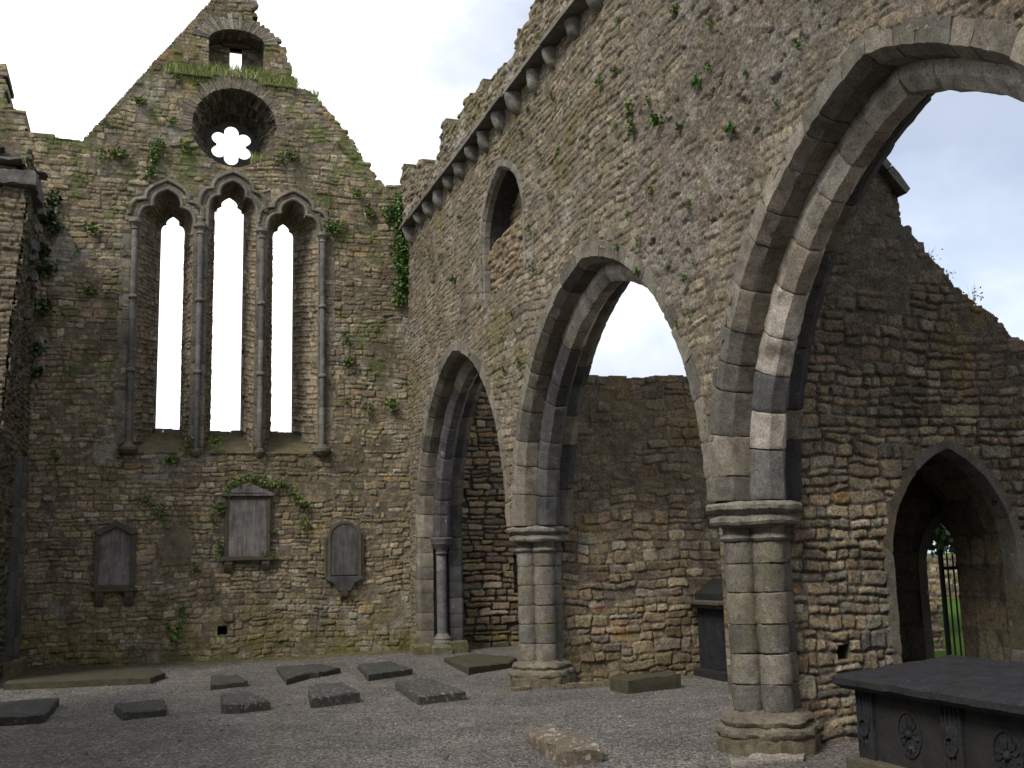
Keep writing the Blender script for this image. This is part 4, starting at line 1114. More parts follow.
# ------------------------------------------------------------------ north wall stump at the left edge
stub = empty('wall_stump', 'broken end of the opposite side wall at the left edge with a projecting capstone', 'wall')
SY = 17.5
R5 = Rubble(-4, 3, -.3, 9, 131, 'grey', band=(.16, .3), sw=(.16, .45), sh=(.06, .16))
edge_z = [-.4, 3.0, 3.9, 4.6, 5.4, 6.5, 7.32, 8.4]; edge_x = [-2.12, -2.10, -2.04, -2.0, -1.97, -1.89, -1.84, -1.84]
def st5(U, V):
    h, col, k, m_ = R5.eval(U, V, flush=.3, depth=.04, offs=.015); return h, col * .8
sheet('end_face', np.arange(-4.2, -1.7, .02), np.arange(-.3, 7.6, .02), lambda u, v, h: np.stack([u, SY - h, v], -1), lambda u, v: u < np.interp(v, edge_z, edge_x) + (fbm(u * 0, v * 5, 520, 3) - .5) * .05, st5, .5, M['rubble'], stub)
ss = np.arange(-.3, 8.2, .025); tt = np.linspace(0, 1, 110)
S_, T_ = np.meshgrid(ss, tt, indexing='ij')
P = np.zeros(S_.shape + (3,)); P[..., 2] = S_; P[..., 1] = SY + (GY + .02 - SY) * T_
P[..., 0] = np.interp(S_, edge_z, edge_x) * (1 - T_) + (-1.93) * T_
R6 = Rubble(0, 3, -.3, 8.5, 132, 'slate', band=(.14, .3), sw=(.16, .5), sh=(.06, .16))
h, col, k, m_ = R6.eval(T_ * 2.7, S_, depth=.06, offs=.03, flush=.0)
col = tint(col, sstep(.5, .62, fbm(T_ * 5, S_ * 1.5, 521, 4)), (.07, .075, .04), .6)
patch('side_face', P, (h, col), M['rubble'], stub)
bg = Bag(); rng = np.random.default_rng(141)
def rough_slab(bag, pts, z0, z1, col, amp=.02, seed=0, step=.07):
    pr = dens(pts, step); cen = pr.mean(0)
    loft_closed(bag, [np.stack([q2[:, 0], q2[:, 1], np.full(len(pr), z)], -1) for z, q2 in ((z0, pr), (z0 + (z1 - z0) * .5, pr), (z1 - .012, pr), (z1, pr + (cen - pr) * .05))], col, amp=amp, seed=seed, vary=.3)
rough_slab(bg, [(-4.2, 17.36), (-1.70, 17.36), (-1.68, 18.6), (-4.2, 18.6)], 7.55, 7.77, (.13, .125, .11), .035, 3)
bg.build('capstone', M['dressed'], stub)
bg = Bag()
for i in range(40):
    x = -1.75 - rng.uniform(0, 2.2); y = rng.uniform(17.5, 18.4); z = 7.78 + rng.uniform(0, .34) * (1 if x < -1.9 else .5)
    w_ = rng.uniform(.08, .22); d_ = rng.uniform(.1, .2); t_ = rng.uniform(.03, .07)
    rough_slab(bg, [(x - w_, y - d_), (x + w_, y - d_), (x + w_, y + d_), (x - w_, y + d_)], z, z + t_, pick([(.13, .125, .115), (.18, .165, .14), (.10, .095, .085)], rng), .03, i)
bg.build('broken_stones', M['rubble'], stub); bg = Bag()
rough_slab(bg, [(-4.2, 18.3), (-1.86, 18.3), (-1.9, 20.1), (-4.2, 20.1)], 7.5, 8.0, (.13, .12, .10), .05, 99)
bg.build('wall_head', M['rubble'], stub); bg = Bag()
for i in range(14):
    y = rng.uniform(17.7, 20.0); z = rng.uniform(5.6, 7.9); x = -1.9
    bg = Bag(); rough_slab(bg, [(x - .2, y - .1), (x + rng.uniform(.05, .16), y - .12), (x + rng.uniform(.05, .16), y + .1), (x - .2, y + .1)], z, z + rng.uniform(.08, .16), pick([(.10, .10, .09), (.15, .14, .12)], rng), .03, i + 50)
    bg.build('projecting_stone', M['rubble'], stub)
bg = Bag()
for xc, yc, r_ in ((-1.93, 19.45, .13), (-2.02, 19.15, .16), (-1.95, 19.80, .09)):
    z = .24
    while z < 3.5:
        z2 = min(3.5, z + rng.uniform(.3, .55)); ring_loft(bg, xc, yc, [(r_ * .95, z), (r_, z + .012), (r_, z2 - .012), (r_ * .95, z2)], pick([(.085, .085, .078), (.07, .07, .062), (.11, .10, .075)], rng), sides=20, seed=int(z * 13)); z = z2
bg.build('respond_shafts', M['dressed'], stub)
bg = Bag(); rough_slab(bg, [(-2.6, 18.85), (-1.72, 18.95), (-1.72, 19.95), (-2.6, 19.95)], -.2, .26, (.13, .115, .06), .02, 7); bg.build('plinth', M['dressed'], stub)

# ------------------------------------------------------------------ unseen walls beside and behind the camera, added to shade the choir
R7 = Rubble(-12, 16, -.5, 13, 161, 'grey', band=(.2, .4), sw=(.2, .6), sh=(.1, .25))
def st7(U, V):
    h, col, k, m_ = R7.eval(U, V, flush=.4); return h, col
tag(sheet('side_shade_wall', np.arange(-6, 13.6, .09), np.arange(-.4, 6.5, .09), lambda u, v, h: np.stack([-3.0 + h, u, v], -1), lambda u, v: (v < 5.0 + .5 * np.sin(u * .9) + .3 * np.sin(u * 2.3)), st7, .9, M['rubble']), 'unseen choir side wall left of the camera, added to block light', 'wall')
tag(sheet('aisle_shade_wall', np.arange(-3, 8.5, .09), np.arange(-.4, 7.2, .09), lambda u, v, h: np.stack([10.4 - h, u, v], -1), lambda u, v: v < 6.2 + .4 * np.sin(u * 1.3), st7, .9, M['rubble'], flip=True), 'unseen outer chapel wall right of the doorway wall, added to block sky light', 'wall')
tag(sheet('rear_shade_wall', np.arange(-10, 8, .1), np.arange(-.4, 13, .1), lambda u, v, h: np.stack([u, -6.0 + h, v], -1), lambda u, v: (v < 11.5 + .5 * np.sin(u)) & ~(np.hypot(np.abs(u - 1.0) + .8, np.maximum(v - 3, 0)) < 3.0), st7, 1.2, M['rubble'], flip=True), 'unseen tall wall with a high arch, added behind the camera to block light', 'wall')

# ------------------------------------------------------------------ wall memorials
# 1: tablet with pointed top and moulded frame
me1 = empty('wall_memorial', 'grey tablet with pointed top in a moulded frame, leftmost on the gable wall', 'memorial', (-.41, GY, 1.32), group='memorial tablets on the gable wall')
def loc_bm(): return bmesh.new()
bm = bmesh.new(); prism_bm(bm, [(-.27, .06), (.27, .06), (.27, .92), (.0, 1.07), (-.27, .92)], -.04, .02, 'Y', .008); bm_obj('inscription_panel', bm, M['tablet'], me1)
bm = bmesh.new()
prism_bm(bm, [(-.34, .0), (-.265, .0), (-.265, .93), (-.34, .97)], -.09, .03, 'Y', .012); prism_bm(bm, [(.265, .0), (.34, .0), (.34, .97), (.265, .93)], -.09, .03, 'Y', .012)
prism_bm(bm, [(-.36, .955), (-.27, .915), (0, 1.065), (.27, .915), (.36, .955), (.36, .99), (0, 1.17), (-.36, .99)], -.11, .03, 'Y', .01)
prism_bm(bm, [(-.27, .0), (.27, .0), (.27, .06), (-.27, .06)], -.08, .03, 'Y', .01); bm_obj('frame', bm, M['frame'], me1)
bm = bmesh.new(); box_bm(bm, -.38, .38, -.12, .03, -.05, .0, .012); bm_obj('sill', bm, M['frame'], me1)
for sx in (-.24, .24):
    bm = bmesh.new(); prism_bm(bm, [(-.11, -.05), (.02, -.05), (.02, -.30), (-.03, -.30), (-.07, -.22), (-.10, -.14)], sx - .07, sx + .07, 'X', .01); bm_obj('bracket', bm, M['frame'], me1)
# 2: pedimented tablet
me2 = empty('wall_memorial', 'largest grey tablet with a triangular pediment, below the middle lancet', 'memorial', (1.825, GY, 1.82), group='memorial tablets on the gable wall')
bm = bmesh.new(); box_bm(bm, -.345, .345, -.055, .03, .0, 1.08, .008); bm_obj('inscription_panel', bm, M['tablet'], me2)
bm = bmesh.new()
for a_, b_ in ((-.405, -.345), (.345, .405)): box_bm(bm, a_, b_, -.075, .03, .0, 1.08, .008)
box_bm(bm, -.345, .345, -.068, .03, 1.03, 1.08, .006)
bm_obj('frame', bm, M['frame'], me2)
bm = bmesh.new(); prism_bm(bm, [(-.46, 1.085), (.46, 1.085), (.46, 1.13), (0, 1.33), (-.46, 1.13)], -.12, .03, 'Y', .012); prism_bm(bm, [(-.3, 1.14), (.3, 1.14), (0, 1.265)], -.135, -.1, 'Y', .004); bm_obj('pediment', bm, M['tablet'], me2)
bm = bmesh.new(); box_bm(bm, -.46, .46, -.13, .03, -.07, .0, .012); bm_obj('sill', bm, M['frame'], me2)
for sx in (-.33, .33):
    bm = bmesh.new(); prism_bm(bm, [(-.11, -.07), (.02, -.07), (.02, -.26), (-.04, -.26), (-.08, -.2), (-.11, -.13)], sx - .07, sx + .07, 'X', .01); bm_obj('bracket', bm, M['frame'], me2)
# 3: round-headed dark tablet with a tapering foot
me3 = empty('wall_memorial', 'dark round topped tablet with a tapering foot, rightmost on the gable wall', 'memorial', (3.585, GY, 1.42), group='memorial tablets on the gable wall')
def arch_pts(w, zb, zs, n=14): return [(-w, zb)] + [(-w * math.cos(t), zs + w * math.sin(t)) for t in np.linspace(0, math.pi, n)] + [(w, zb)]
bm = bmesh.new(); prism_bm(bm, arch_pts(.25, .02, .72), -.07, -.02, 'Y', .006); bm_obj('inscription_panel', bm, M['tablet_dark'], me3)
bm = bmesh.new(); prism_bm(bm, arch_pts(.31, .0, .7), -.05, .03, 'Y', .008)
ao = [np.array(arch_pts(.315, .0, .7)), np.array(arch_pts(.255, .0, .715))]
for i in range(len(ao[0]) - 1):
    prism_bm(bm, [tuple(ao[0][i]), tuple(ao[0][i + 1]), tuple(ao[1][i + 1]), tuple(ao[1][i])], -.085, -.05, 'Y', 0)
for s_ in (-1, 1): box_bm(bm, s_ * .345 - .02, s_ * .345 + .02, -.06, .03, .0, .72, .006)
bm_obj('frame', bm, M['frame'], me3)
bm = bmesh.new(); prism_bm(bm, [(-.36, .0), (.36, .0), (.34, -.06), (.2, -.12), (.13, -.24), (.1, -.27), (-.1, -.27), (-.13, -.24), (-.2, -.12), (-.34, -.06)], -.09, .03, 'Y', .012); bm_obj('foot', bm, M['tablet_dark'], me3)
bm = bmesh.new(); prism_bm(bm, [(-.10, -.275), (.02, -.275), (.02, -.42), (-.03, -.42), (-.08, -.36)], -.07, .07, 'X', .01); bm_obj('bracket', bm, M['frame'], me3)

# ------------------------------------------------------------------ grave slabs and loose stones
def slab(name, pts, z0, z1, mat, label, cat='grave slab', group='grave slabs lying in the gravel', amp=.014, seed=0):
    pr = dens(pts, .06); cen = pr.mean(0)
    bg = Bag()
    tiltx = (np.random.default_rng(seed).normal(0, .006), np.random.default_rng(seed + 1).normal(0, .004))
    def zz(q2, z): return z + (q2[:, 0] - cen[0]) * tiltx[0] + (q2[:, 1] - cen[1]) * tiltx[1]
    rings = [(z0, 1), (z0 + (z1 - z0) * .5, 1), (z1 - .015, 1), (z1, .97), (z1 + .002, .8), (z1 + .003, .6), (z1 + .002, .4), (z1 + .003, .2)]
    loft_closed(bg, [np.stack([cen[0] + (pr[:, 0] - cen[0]) * f, cen[1] + (pr[:, 1] - cen[1]) * f, zz(cen + (pr - cen) * f, z)], -1) for z, f in rings], (.06, .06, .06), amp=amp, seed=seed)
    o = bg.build(name, mat); return tag(o, label, cat, group)
SL = [
    ([(-2.1, 15.35), (-.92, 15.25), (-.97, 13.62), (-2.1, 13.7)], .04, 'slab', 'dark grave slab cut off by the left frame edge'),
    ([(-.25, 14.25), (.33, 14.5), (.335, 13.5), (-.13, 13.38)], .03, 'slab', 'dark slab with a flaking pale front edge, second from the left frame edge'),
    ([(1.07, 17.35), (1.46, 17.45), (1.50, 16.2), (.98, 16.0)], .02, 'slab', 'small plain dark slab sunk flat nearest the middle of the gable foot'),
    ([(1.02, 14.5), (1.33, 14.65), (1.52, 13.45), (1.15, 13.3), (.95, 13.35)], .05, 'slab_pale', 'small broken slab speckled with pale lichen, tapering to the right'),
    ([(2.12, 18.15), (2.85, 18.05), (3.0, 17.2), (2.6, 16.75), (2.42, 16.7), (2.04, 16.1)], .035, 'slab', 'dark slab with a ragged broken right edge close to the gable'),
    ([(2.14, 14.7), (2.63, 14.9), (2.62, 13.62), (1.98, 13.35)], .065, 'slab_pale', 'thick raised slab with front edge whitened by lichen'),
    ([(3.36, 17.7), (3.98, 18.05), (3.97, 16.45), (3.2, 16.0)], .035, 'slab', 'dark flat slab between the ragged slab and the mossy one'),
    ([(3.30, 14.7), (3.84, 14.95), (3.86, 13.2), (3.2, 12.98)], .045, 'slab_pale', 'rectangular dark slab with white lichen patch on top, left of the far pier'),
    ([(4.88, 18.0), (5.6, 18.5), (5.95, 17.3), (5.55, 16.5), (4.72, 15.98)], .045, 'slab_moss', 'mossy edged slab lying under the arch nearest the gable'),
]
for i, (pts, z1, mt, lab) in enumerate(SL): slab('grave_slab', pts, -.12, z1 + .004, M[mt], lab, seed=i * 3 + 1)
slab('ledge_slab', [(-1.8, 17.4), (.2, 17.15), (.42, 17.9), (.25, 19.0), (-.9, 20.1), (-1.8, 20.1)], -.12, .07, M['slab_moss'], 'long mossy low stone ledge along the foot of the gable at left', 'ledge', None, seed=40)
slab('stone_block', [(5.85, 12.75), (6.72, 13.0), (6.72, 13.45), (5.8, 13.2)], -.12, .10, M['slab_moss'], 'mossy rectangular stone block lying before the wall behind the middle arch', 'stone', None, seed=44)
slab('stone_block', [(3.50, 9.95), (3.80, 10.15), (3.80, 8.95), (3.70, 8.66), (3.34, 8.62), (3.38, 9.2)], -.14, .045, M['block'], 'lichen whitened loose block alone on the gravel in the foreground', 'stone', None, amp=.03, seed=47)

us = np.arange(.25, 4.75, .03); vs = np.arange(19.72, 20.2, .03); U, V = np.meshgrid(us, vs)
hz = ground_z(U, V) + .05 * sstep(19.72, 20.15, V + (fbm(U * 3, V * 3, 701, 3) - .5) * .5) + (fbm(U * 14, V * 14, 702, 4) - .5) * .04 - .012
cm = np.array((.095, .088, .042)) * (.6 + .9 * fbm(U * 9, V * 9, 703, 5, .7))[..., None]
I = np.arange(U.size).reshape(U.shape)
o = raw_mesh('moss_strip', np.stack([U, V, hz], -1).reshape(-1, 3), np.stack([I[:-1, :-1], I[:-1, 1:], I[1:, 1:], I[1:, :-1]], -1).reshape(-1, 4), col=cm.reshape(-1, 3), mat=M['rubble'])
tag(o, 'yellow green moss along the foot of the gable wall', 'moss'); o['kind'] = 'stuff'

rng = np.random.default_rng(710); bg = Bag(); n = 0
a_ = np.linspace(0, 2 * math.pi, 7, endpoint=False)
while n < 900:
    y = rng.uniform(7.2, 19.5); x = rng.uniform(-1.8, 5.0) if y > 9 else rng.uniform(-.5, 4.6)
    r_ = rng.uniform(.008, .02) * (1.5 if rng.random() < .06 else 1); z = float(ground_z(np.array([x]), np.array([y]))[0])
    j = rng.uniform(.7, 1.3, 7)
    c_ = np.array((.2, .19, .175)) * rng.uniform(.35, 1.05)
    rr = [np.stack([x + np.cos(a_) * r_ * j * f, y + np.sin(a_) * r_ * j * f, np.full(7, z + h_ * r_)], -1) for f, h_ in ((.8, -.4), (1, .1), (.7, .6), (.2, .75))]
    k = len(rr); I = np.arange(k * 7).reshape(k, 7); J = np.roll(I, -1, 1)
    bg.add(np.concatenate(rr), np.stack([I[:-1], J[:-1], J[1:], I[1:]], -1).reshape(-1, 4), None, c_); n += 1
o = bg.build('loose_pebbles', M['rubble']); tag(o, 'loose larger pebbles scattered through the grey gravel', 'pebbles'); o['kind'] = 'stuff'

# ------------------------------------------------------------------ dark monument behind the middle arch
mo = empty('standing_monument', 'dark upright monument with a cornice and gabled top, half hidden behind the near pier', 'monument', (8.05, 13.75, -.05))
bm = bmesh.new(); box_bm(bm, -.42, .42, -.33, .40, .1, .94, .01); bm_obj('panel', bm, M['tomb'], mo)
for sx in (-.36, .36):
    bm = bmesh.new(); box_bm(bm, sx - .06, sx + .06, -.36, -.30, .1, .94, .01); bm_obj('pilaster', bm, M['tomb'], mo)
bm = bmesh.new(); box_bm(bm, -.52, .52, -.42, .42, -.15, .1, .03); bm_obj('base', bm, M['tomb_side'], mo)
bm = bmesh.new(); box_bm(bm, -.52, .52, -.46, .42, .94, .99, .015); box_bm(bm, -.60, .60, -.50, .42, .99, 1.05, .02); bm_obj('cornice', bm, M['frame'], mo)
bm = bmesh.new(); prism_bm(bm, [(-.46, 1.05), (.46, 1.05), (.46, 1.14), (.16, 1.34), (-.16, 1.34), (-.46, 1.14)], -.34, .38, 'Y', .015); bm_obj('gabled_top', bm, M['tomb_side'], mo)

# ------------------------------------------------------------------ chest tomb
TH = math.radians(-1.0)
tomb = empty('chest_tomb', 'large dark chest tomb with fluted pilasters and carved oval rosettes at the lower right', 'tomb', (5.20, 7.23, -.02), TH)
# local axes: x = depth away from the camera's left, -y = along the front towards the camera
LT, DT, HT = 2.12, .90, .60
bm = bmesh.new(); box_bm(bm, .03, DT, -LT + .02, -.02, .06, HT, .006); bm_obj('chest', bm, M['tomb_side'], tomb)
bm = bmesh.new(); box_bm(bm, -.07, DT + .06, -LT - .06, .06, -.12, .10, .015); bm_obj('plinth', bm, M['frame'], tomb)
for y0 in (-.02, -.97, -1.92):
    pts = [];  w_ = .20; n = 4
    pr = [(.03, y0), ]
    yy = y0
    prof = [(.04, y0)]
    for k in range(n):
        a0 = y0 - .012 - (w_ - .024) * k / n; a1 = y0 - .012 - (w_ - .024) * (k + 1) / n
        prof += [(-.004, a0), (-.004, a0 - .008), (.022, (a0 + a1) / 2), (-.004, a1 + .004)]
    prof += [(.0, y0 - w_ + .012), (.0, y0 - w_), (.04, y0 - w_)]
    bm = bmesh.new(); prism_bm(bm, prof, .10, HT - .002, 'Z', 0); pl = bm_obj('pilaster', bm, M['tomb'], tomb)
    # raised ring at mid height
    bm = bmesh.new()
    for k in range(20):
        t0_, t1_ = 2 * math.pi * k / 20, 2 * math.pi * (k + 1) / 20
        q_ = [(y0 - .1 + r_ * math.cos(x), .33 + r_ * 1.15 * math.sin(x)) for r_, x in ((.062, t0_), (.062, t1_), (.045, t1_), (.045, t0_))]
        prism_bm(bm, q_, -.016, .0, 'X', 0)
    bm_obj('ring', bm, M['tomb'], pl)
for yc in (-.60, -1.55):
    bm = bmesh.new()
    for k in range(28):                                   # oval frame
        t0_, t1_ = 2 * math.pi * k / 28, 2 * math.pi * (k + 1) / 28
        q_ = [(yc + r_ * .80 * math.cos(x), .34 + r_ * math.sin(x)) for r_, x in ((.165, t0_), (.165, t1_), (.145, t1_), (.145, t0_))]
        prism_bm(bm, q_, .019, .034, 'X', 0)
    for k in range(14):                                   # petals
        x = 2 * math.pi * (k + .5) / 14
        cyv, czv = math.cos(x) * .8, math.sin(x)
        px_, pz_ = -math.sin(x), math.cos(x)
        q_ = [(yc + cyv * .04, .34 + czv * .04), (yc + cyv * .095 + px_ * .02, .34 + czv * .095 + pz_ * .02), (yc + cyv * .135, .34 + czv * .135), (yc + cyv * .095 - px_ * .02, .34 + czv * .095 - pz_ * .02)]
        prism_bm(bm, q_, .020 + .004 * math.sin(k * 2.3 + yc * 9), .034, 'X', 0)
    bmesh.ops.create_uvsphere(bm, u_segments=14, v_segments=8, radius=.03, matrix=__import__('mathutils').Matrix.Translation((.026, yc, .34)))
    bm_obj('rosette', bm, M['tomb'], tomb)
bg = Bag(); pr = dens([(-.12, .09), (-.12, -LT - .10), (DT + .12, -LT - .10), (DT + .12, .09)], .07); cen = pr.mean(0)
lr = []
for z, g in ((HT + .0, -.05), (HT + .02, -.03), (HT + .03, -.015), (HT + .04, .0), (HT + .085, .0), (HT + .098, -.012), (HT + .10, -.04)):
    sx = 1 + g / .58; sy = 1 + g / 1.15
    q2 = cen + (pr - cen) * np.array([sx, sy]); lr.append(np.stack([q2[:, 0], q2[:, 1], z + (q2[:, 0] + .12) * .085], -1))
for f in (.75, .5, .25): q2 = cen + (pr - cen) * f; lr.append(np.stack([q2[:, 0], q2[:, 1], HT + .10 + (q2[:, 0] + .12) * .085], -1))
loft_closed(bg, [r[::-1] for r in lr], (.05, .05, .05), amp=.007, seed=4); bg.build('lid', M['tomb'], tomb)
bm = bmesh.new(); prism_bm(bm, [(.04, HT - .01), (DT, HT - .01), (DT, HT + .09), (.04, HT + .012)], -LT + .03, -.03, 'Y', 0); bm_obj('packing', bm, M['tomb_side'], tomb)

# ------------------------------------------------------------------ iron gate beyond the doorway
gate = empty('iron_gate', 'black iron bar gate standing in the narrow inner doorway', 'gate', (8.12, P1Y + 1.06, 0))
bm = bmesh.new(); box_bm(bm, -.012, .028, -.02, .02, -.05, 1.62, .004); bm_obj('hanging_post', bm, M['iron'], gate)
for k in range(6):
    bm = bmesh.new(); x = .09 + k * .075
    bmesh.ops.create_cone(bm, cap_ends=True, segments=8, radius1=.010, radius2=.010, depth=1.5, matrix=__import__('mathutils').Matrix.Translation((x, 0, .78)))
    bmesh.ops.create_cone(bm, cap_ends=True, segments=8, radius1=.013, radius2=.001, depth=.07, matrix=__import__('mathutils').Matrix.Translation((x, 0, 1.565)))
    bm_obj('bar', bm, M['iron'], gate)
for z in (.14, 1.40):
    bm = bmesh.new(); box_bm(bm, .02, .50, -.012, .012, z, z + .035, .003); bm_obj('rail', bm, M['iron'], gate)

# ------------------------------------------------------------------ beyond the gate: field wall and tree
fw = None
RF = Rubble(10, 16, -.3, 3, 151, 'mixed', band=(.2, .34)); 
def stf(U, V):
    h, col, k, m_ = RF.eval(U, V, depth=.06, offs=.03); return h, col
o = sheet('field_wall', np.arange(10.4, 12.35, .03), np.arange(-.3, 2.0, .03), lambda u, v, h: np.stack([u, 14.6 - h, v], -1), lambda u, v: v < 2.0 - 1.1 * sstep(11.45, 11.9, u) + .12 * np.sin(u * 7), stf, .6, M['rubble'])
tag(o, 'low broken rubble wall on the grass beyond the iron gate', 'wall')
RF2 = Rubble(8, 44, -.3, 3, 152, 'mixed', band=(.25, .4), sw=(.3, .8))
def stf2(U, V):
    h, col, k, m_ = RF2.eval(U, V, depth=.06, offs=.03); return h, col * .9
tag(sheet('boundary_wall', np.arange(12, 40, .06), np.arange(-.3, 2.0, .06), lambda u, v, h: np.stack([u, 30 - h, v], -1), lambda u, v: v < 1.35 + .1 * np.sin(u * 2), stf2, .6, M['rubble']), 'distant grey boundary wall across the grass, glimpsed between the gate bars', 'wall')
tree = empty('broadleaf_tree', 'dark leafy tree beyond the iron gate, seen through the doorway', 'tree', (14.2, 18.6, 0))
bg = Bag()
ring_loft(bg, 0, 0, [(.28, -.3), (.22, .4), (.18, 1.4), (.12, 2.6), (.05, 3.8)], (.05, .04, .03), sides=12, amp=.03)
for k in range(7):
    an = k * .9; z = 1.3 + k * .28
    p0_ = np.array([0, 0, z]); d_ = np.array([math.cos(an), math.sin(an), .7]); rings = []
    a_ = np.linspace(0, 2 * math.pi, 7, endpoint=False)
    for f in (0, .5, 1.):
        c_ = p0_ + d_ * f * 1.4; r_ = .07 * (1 - .8 * f); rings.append(c_ + np.stack([np.cos(a_) * r_, np.sin(a_) * r_, a_ * 0], -1))
    loft_closed(bg, rings, (.05, .04, .03), amp=.01, seed=k)
bg.build('trunk', M['bark'], tree)
rng = np.random.default_rng(200); co = []; q = []
cl_ = rng.normal(0, 1, (210, 3)) * (1.5, 1.2, .8) + (.6, 0, 2.9)
for c_ in cl_:
    for i in range(110):
        p = c_ + rng.normal(0, .26, 3)
        if p[2] < 1.6 or p[2] > 5: continue
        d_ = rng.normal(0, 1, 3); d_ /= np.linalg.norm(d_); s_ = np.cross(d_, rng.normal(0, 1, 3)); s_ /= np.linalg.norm(s_); L_ = rng.uniform(.10, .2); k = len(co)
        co += [p, p + d_ * L_ * .5 + s_ * L_ * .38, p + d_ * L_, p + d_ * L_ * .5 - s_ * L_ * .35]; q.append((k, k + 1, k + 2, k + 3))
raw_mesh('crown', np.array(co), np.array(q), mat=M['tree'], parent=tree, smooth=False)

# ------------------------------------------------------------------ plants on the walls
weeds = [tuft_mesh('weed_leaves', n, rx, .09, rz, sz, M['weed'], 300 + i) for i, (n, rx, rz, sz) in enumerate(((60, .12, .10, .055), (45, .09, .12, .05), (80, .16, .10, .06), (35, .07, .07, .045), (60, .08, .18, .05)))]
hart = [tuft_mesh('fern_leaves', n, rx, .11, rz, sz, M['ivy'], 320 + i, .6) for i, (n, rx, rz, sz) in enumerate(((60, .10, .11, .07), (45, .08, .12, .06)))]
rng = np.random.default_rng(400)
WG = [(0.38, 10.85), (0.76, 10.78), (-0.27, 10.29), (-0.78, 9.81), (-0.03, 10.06), (0.33, 9.94), (-1.24, 8.74), (-0.62, 9.21), (-0.42, 8.26), (-0.9, 9.12), (0.57, 9.47), (2.36, 9.41), (2.55, 9.51), (3.51, 9.84), (3.31, 8.7), (3.85, 8.83), (4.04, 8.64), (4.08, 8.44), (3.88, 8.16), (3.59, 8.18), (-0.97, 7.74), (-1.22, 7.34), (-0.99, 6.6), (1.96, 3.77), (0.74, 3.82), (1.23, 3.9), (3.63, 5.92), (3.67, 5.47), (3.67, 4.71), (4.07, 4.53), (4.5, 4.65), (-1.45, 3.62), (0.45, 3.56), (1.22, 2.52), (0.34, 2.6), (0.07, 2.83), (0.94, 1.66), (2.22, 1.82), (2.26, 2.29), (1.36, 1.95), (1.33, 2.7)]
for i, (x, z) in enumerate(WG):
    o = bpy.data.objects.new('wall_weed', weeds[i % 5]); C.objects.link(o)
    s_ = rng.uniform(.7, 1.4); o.location = (x, GY - .03, z); o.rotation_euler = (0, rng.uniform(-.4, .4), rng.uniform(-.3, .3)); o.scale = (s_, s_, s_)
    tag(o, 'small green weed rooted in a joint of the gable wall', 'weed', 'weeds rooted in the gable wall')
WA = [(8.79, 5.73), (9.76, 5.64), (9.46, 5.3), (10.0, 5.24), (8.67, 4.89), (9.41, 6.26), (8.4, 6.01), (8.1, 6.45), (8.74, 6.94), (10.05, 7.5), (11.52, 7.26), (11.21, 7.2), (10.6, 7.0), (10.21, 6.97), (12.05, 7.47), (10.22, 6.33), (11.12, 5.3), (10.32, 4.95), (9.83, 4.55), (9.79, 4.86), (8.65, 4.32), (8.83, 4.23), (13.3, 7.47), (13.0, 7.7), (16.39, 7.24), (16.41, 7.8), (19.2, 5.08), (14.32, 4.78), (13.9, 5.04), (13.75, 4.75), (14.27, 4.3), (15.3, 5.3), (13.65, 4.3), (15.92, 4.85), (9.05, 3.83), (8.79, 3.87), (7.85, 5.32), (8.18, 6.06), (8.69, 4.91), (6.76, 5.58), (7.15, 5.27), (7.39, 5.08), (7.56, 5.71), (8.76, 6.92), (12.6, 6.9), (11.9, 6.7), (12.3, 6.2), (13.1, 6.0), (16.8, 6.3), (17.6, 6.9), (18.3, 7.1), (12.9, 5.4), (14.9, 7.6)]
for i, (y, z) in enumerate(WA):
    o = bpy.data.objects.new('wall_weed', (hart[i % 2] if i % 3 == 0 else weeds[(i * 2 + 1) % 5])); C.objects.link(o)
    s_ = rng.uniform(.32, .68) * (.8 if y < 9 else 1); o.location = (AX - .02, y, z); o.rotation_euler = (rng.uniform(-.4, .4), 0, -math.pi / 2 + rng.uniform(-.3, .3)); o.scale = (s_, s_, s_)
    tag(o, 'small green weed rooted in a joint of the arcade wall', 'weed', 'weeds rooted in the arcade wall')
def creeper(name, label, cat, pts, mat, face, seed, size=.06, dens_=120, spread=.12):
    """leafy plant spreading over a wall along a line of points (x or y, z, radius)"""
    rng = np.random.default_rng(seed); co = []; q = []
    for (a_, z_, r_) in pts:
        for i in range(int(dens_ * r_ / .15)):
            u = a_ + rng.normal(0, r_ * .5); v = z_ + rng.normal(0, r_ * .55); dpt = .02 + abs(rng.normal(0, spread * .5))
            p = np.array([u, GY - dpt, v]) if face == 'Y' else np.array([AX - dpt, u, v])
            d_ = rng.normal(0, 1, 3); d_[2] -= .3
            if face == 'Y': d_[1] -= .6
            else: d_[0] -= .6
            d_ /= np.linalg.norm(d_); s_ = np.cross(d_, rng.normal(0, 1, 3)); s_ /= np.linalg.norm(s_); L_ = size * rng.uniform(.6, 1.4); k = len(co)
            co += [p, p + d_ * L_ * .5 + s_ * L_ * .42, p + d_ * L_, p + d_ * L_ * .5 - s_ * L_ * .42]; q.append((k, k + 1, k + 2, k + 3))
    return tag(raw_mesh(name, np.array(co), np.array(q), mat=mat, smooth=False), label, cat)
creeper('ivy', 'bright green ivy trailing down the corner between gable and arcade wall', 'ivy', [(4.62, 8.45, .2), (4.5, 8.5, .12), (4.75, 8.2, .2), (4.78, 7.9, .2), (4.7, 7.6, .16), (4.76, 7.3, .16), (4.72, 7.0, .14), (4.7, 8.75, .15), (4.66, 6.75, .1)], M['ivy'], 'Y', 501, .075, 150)
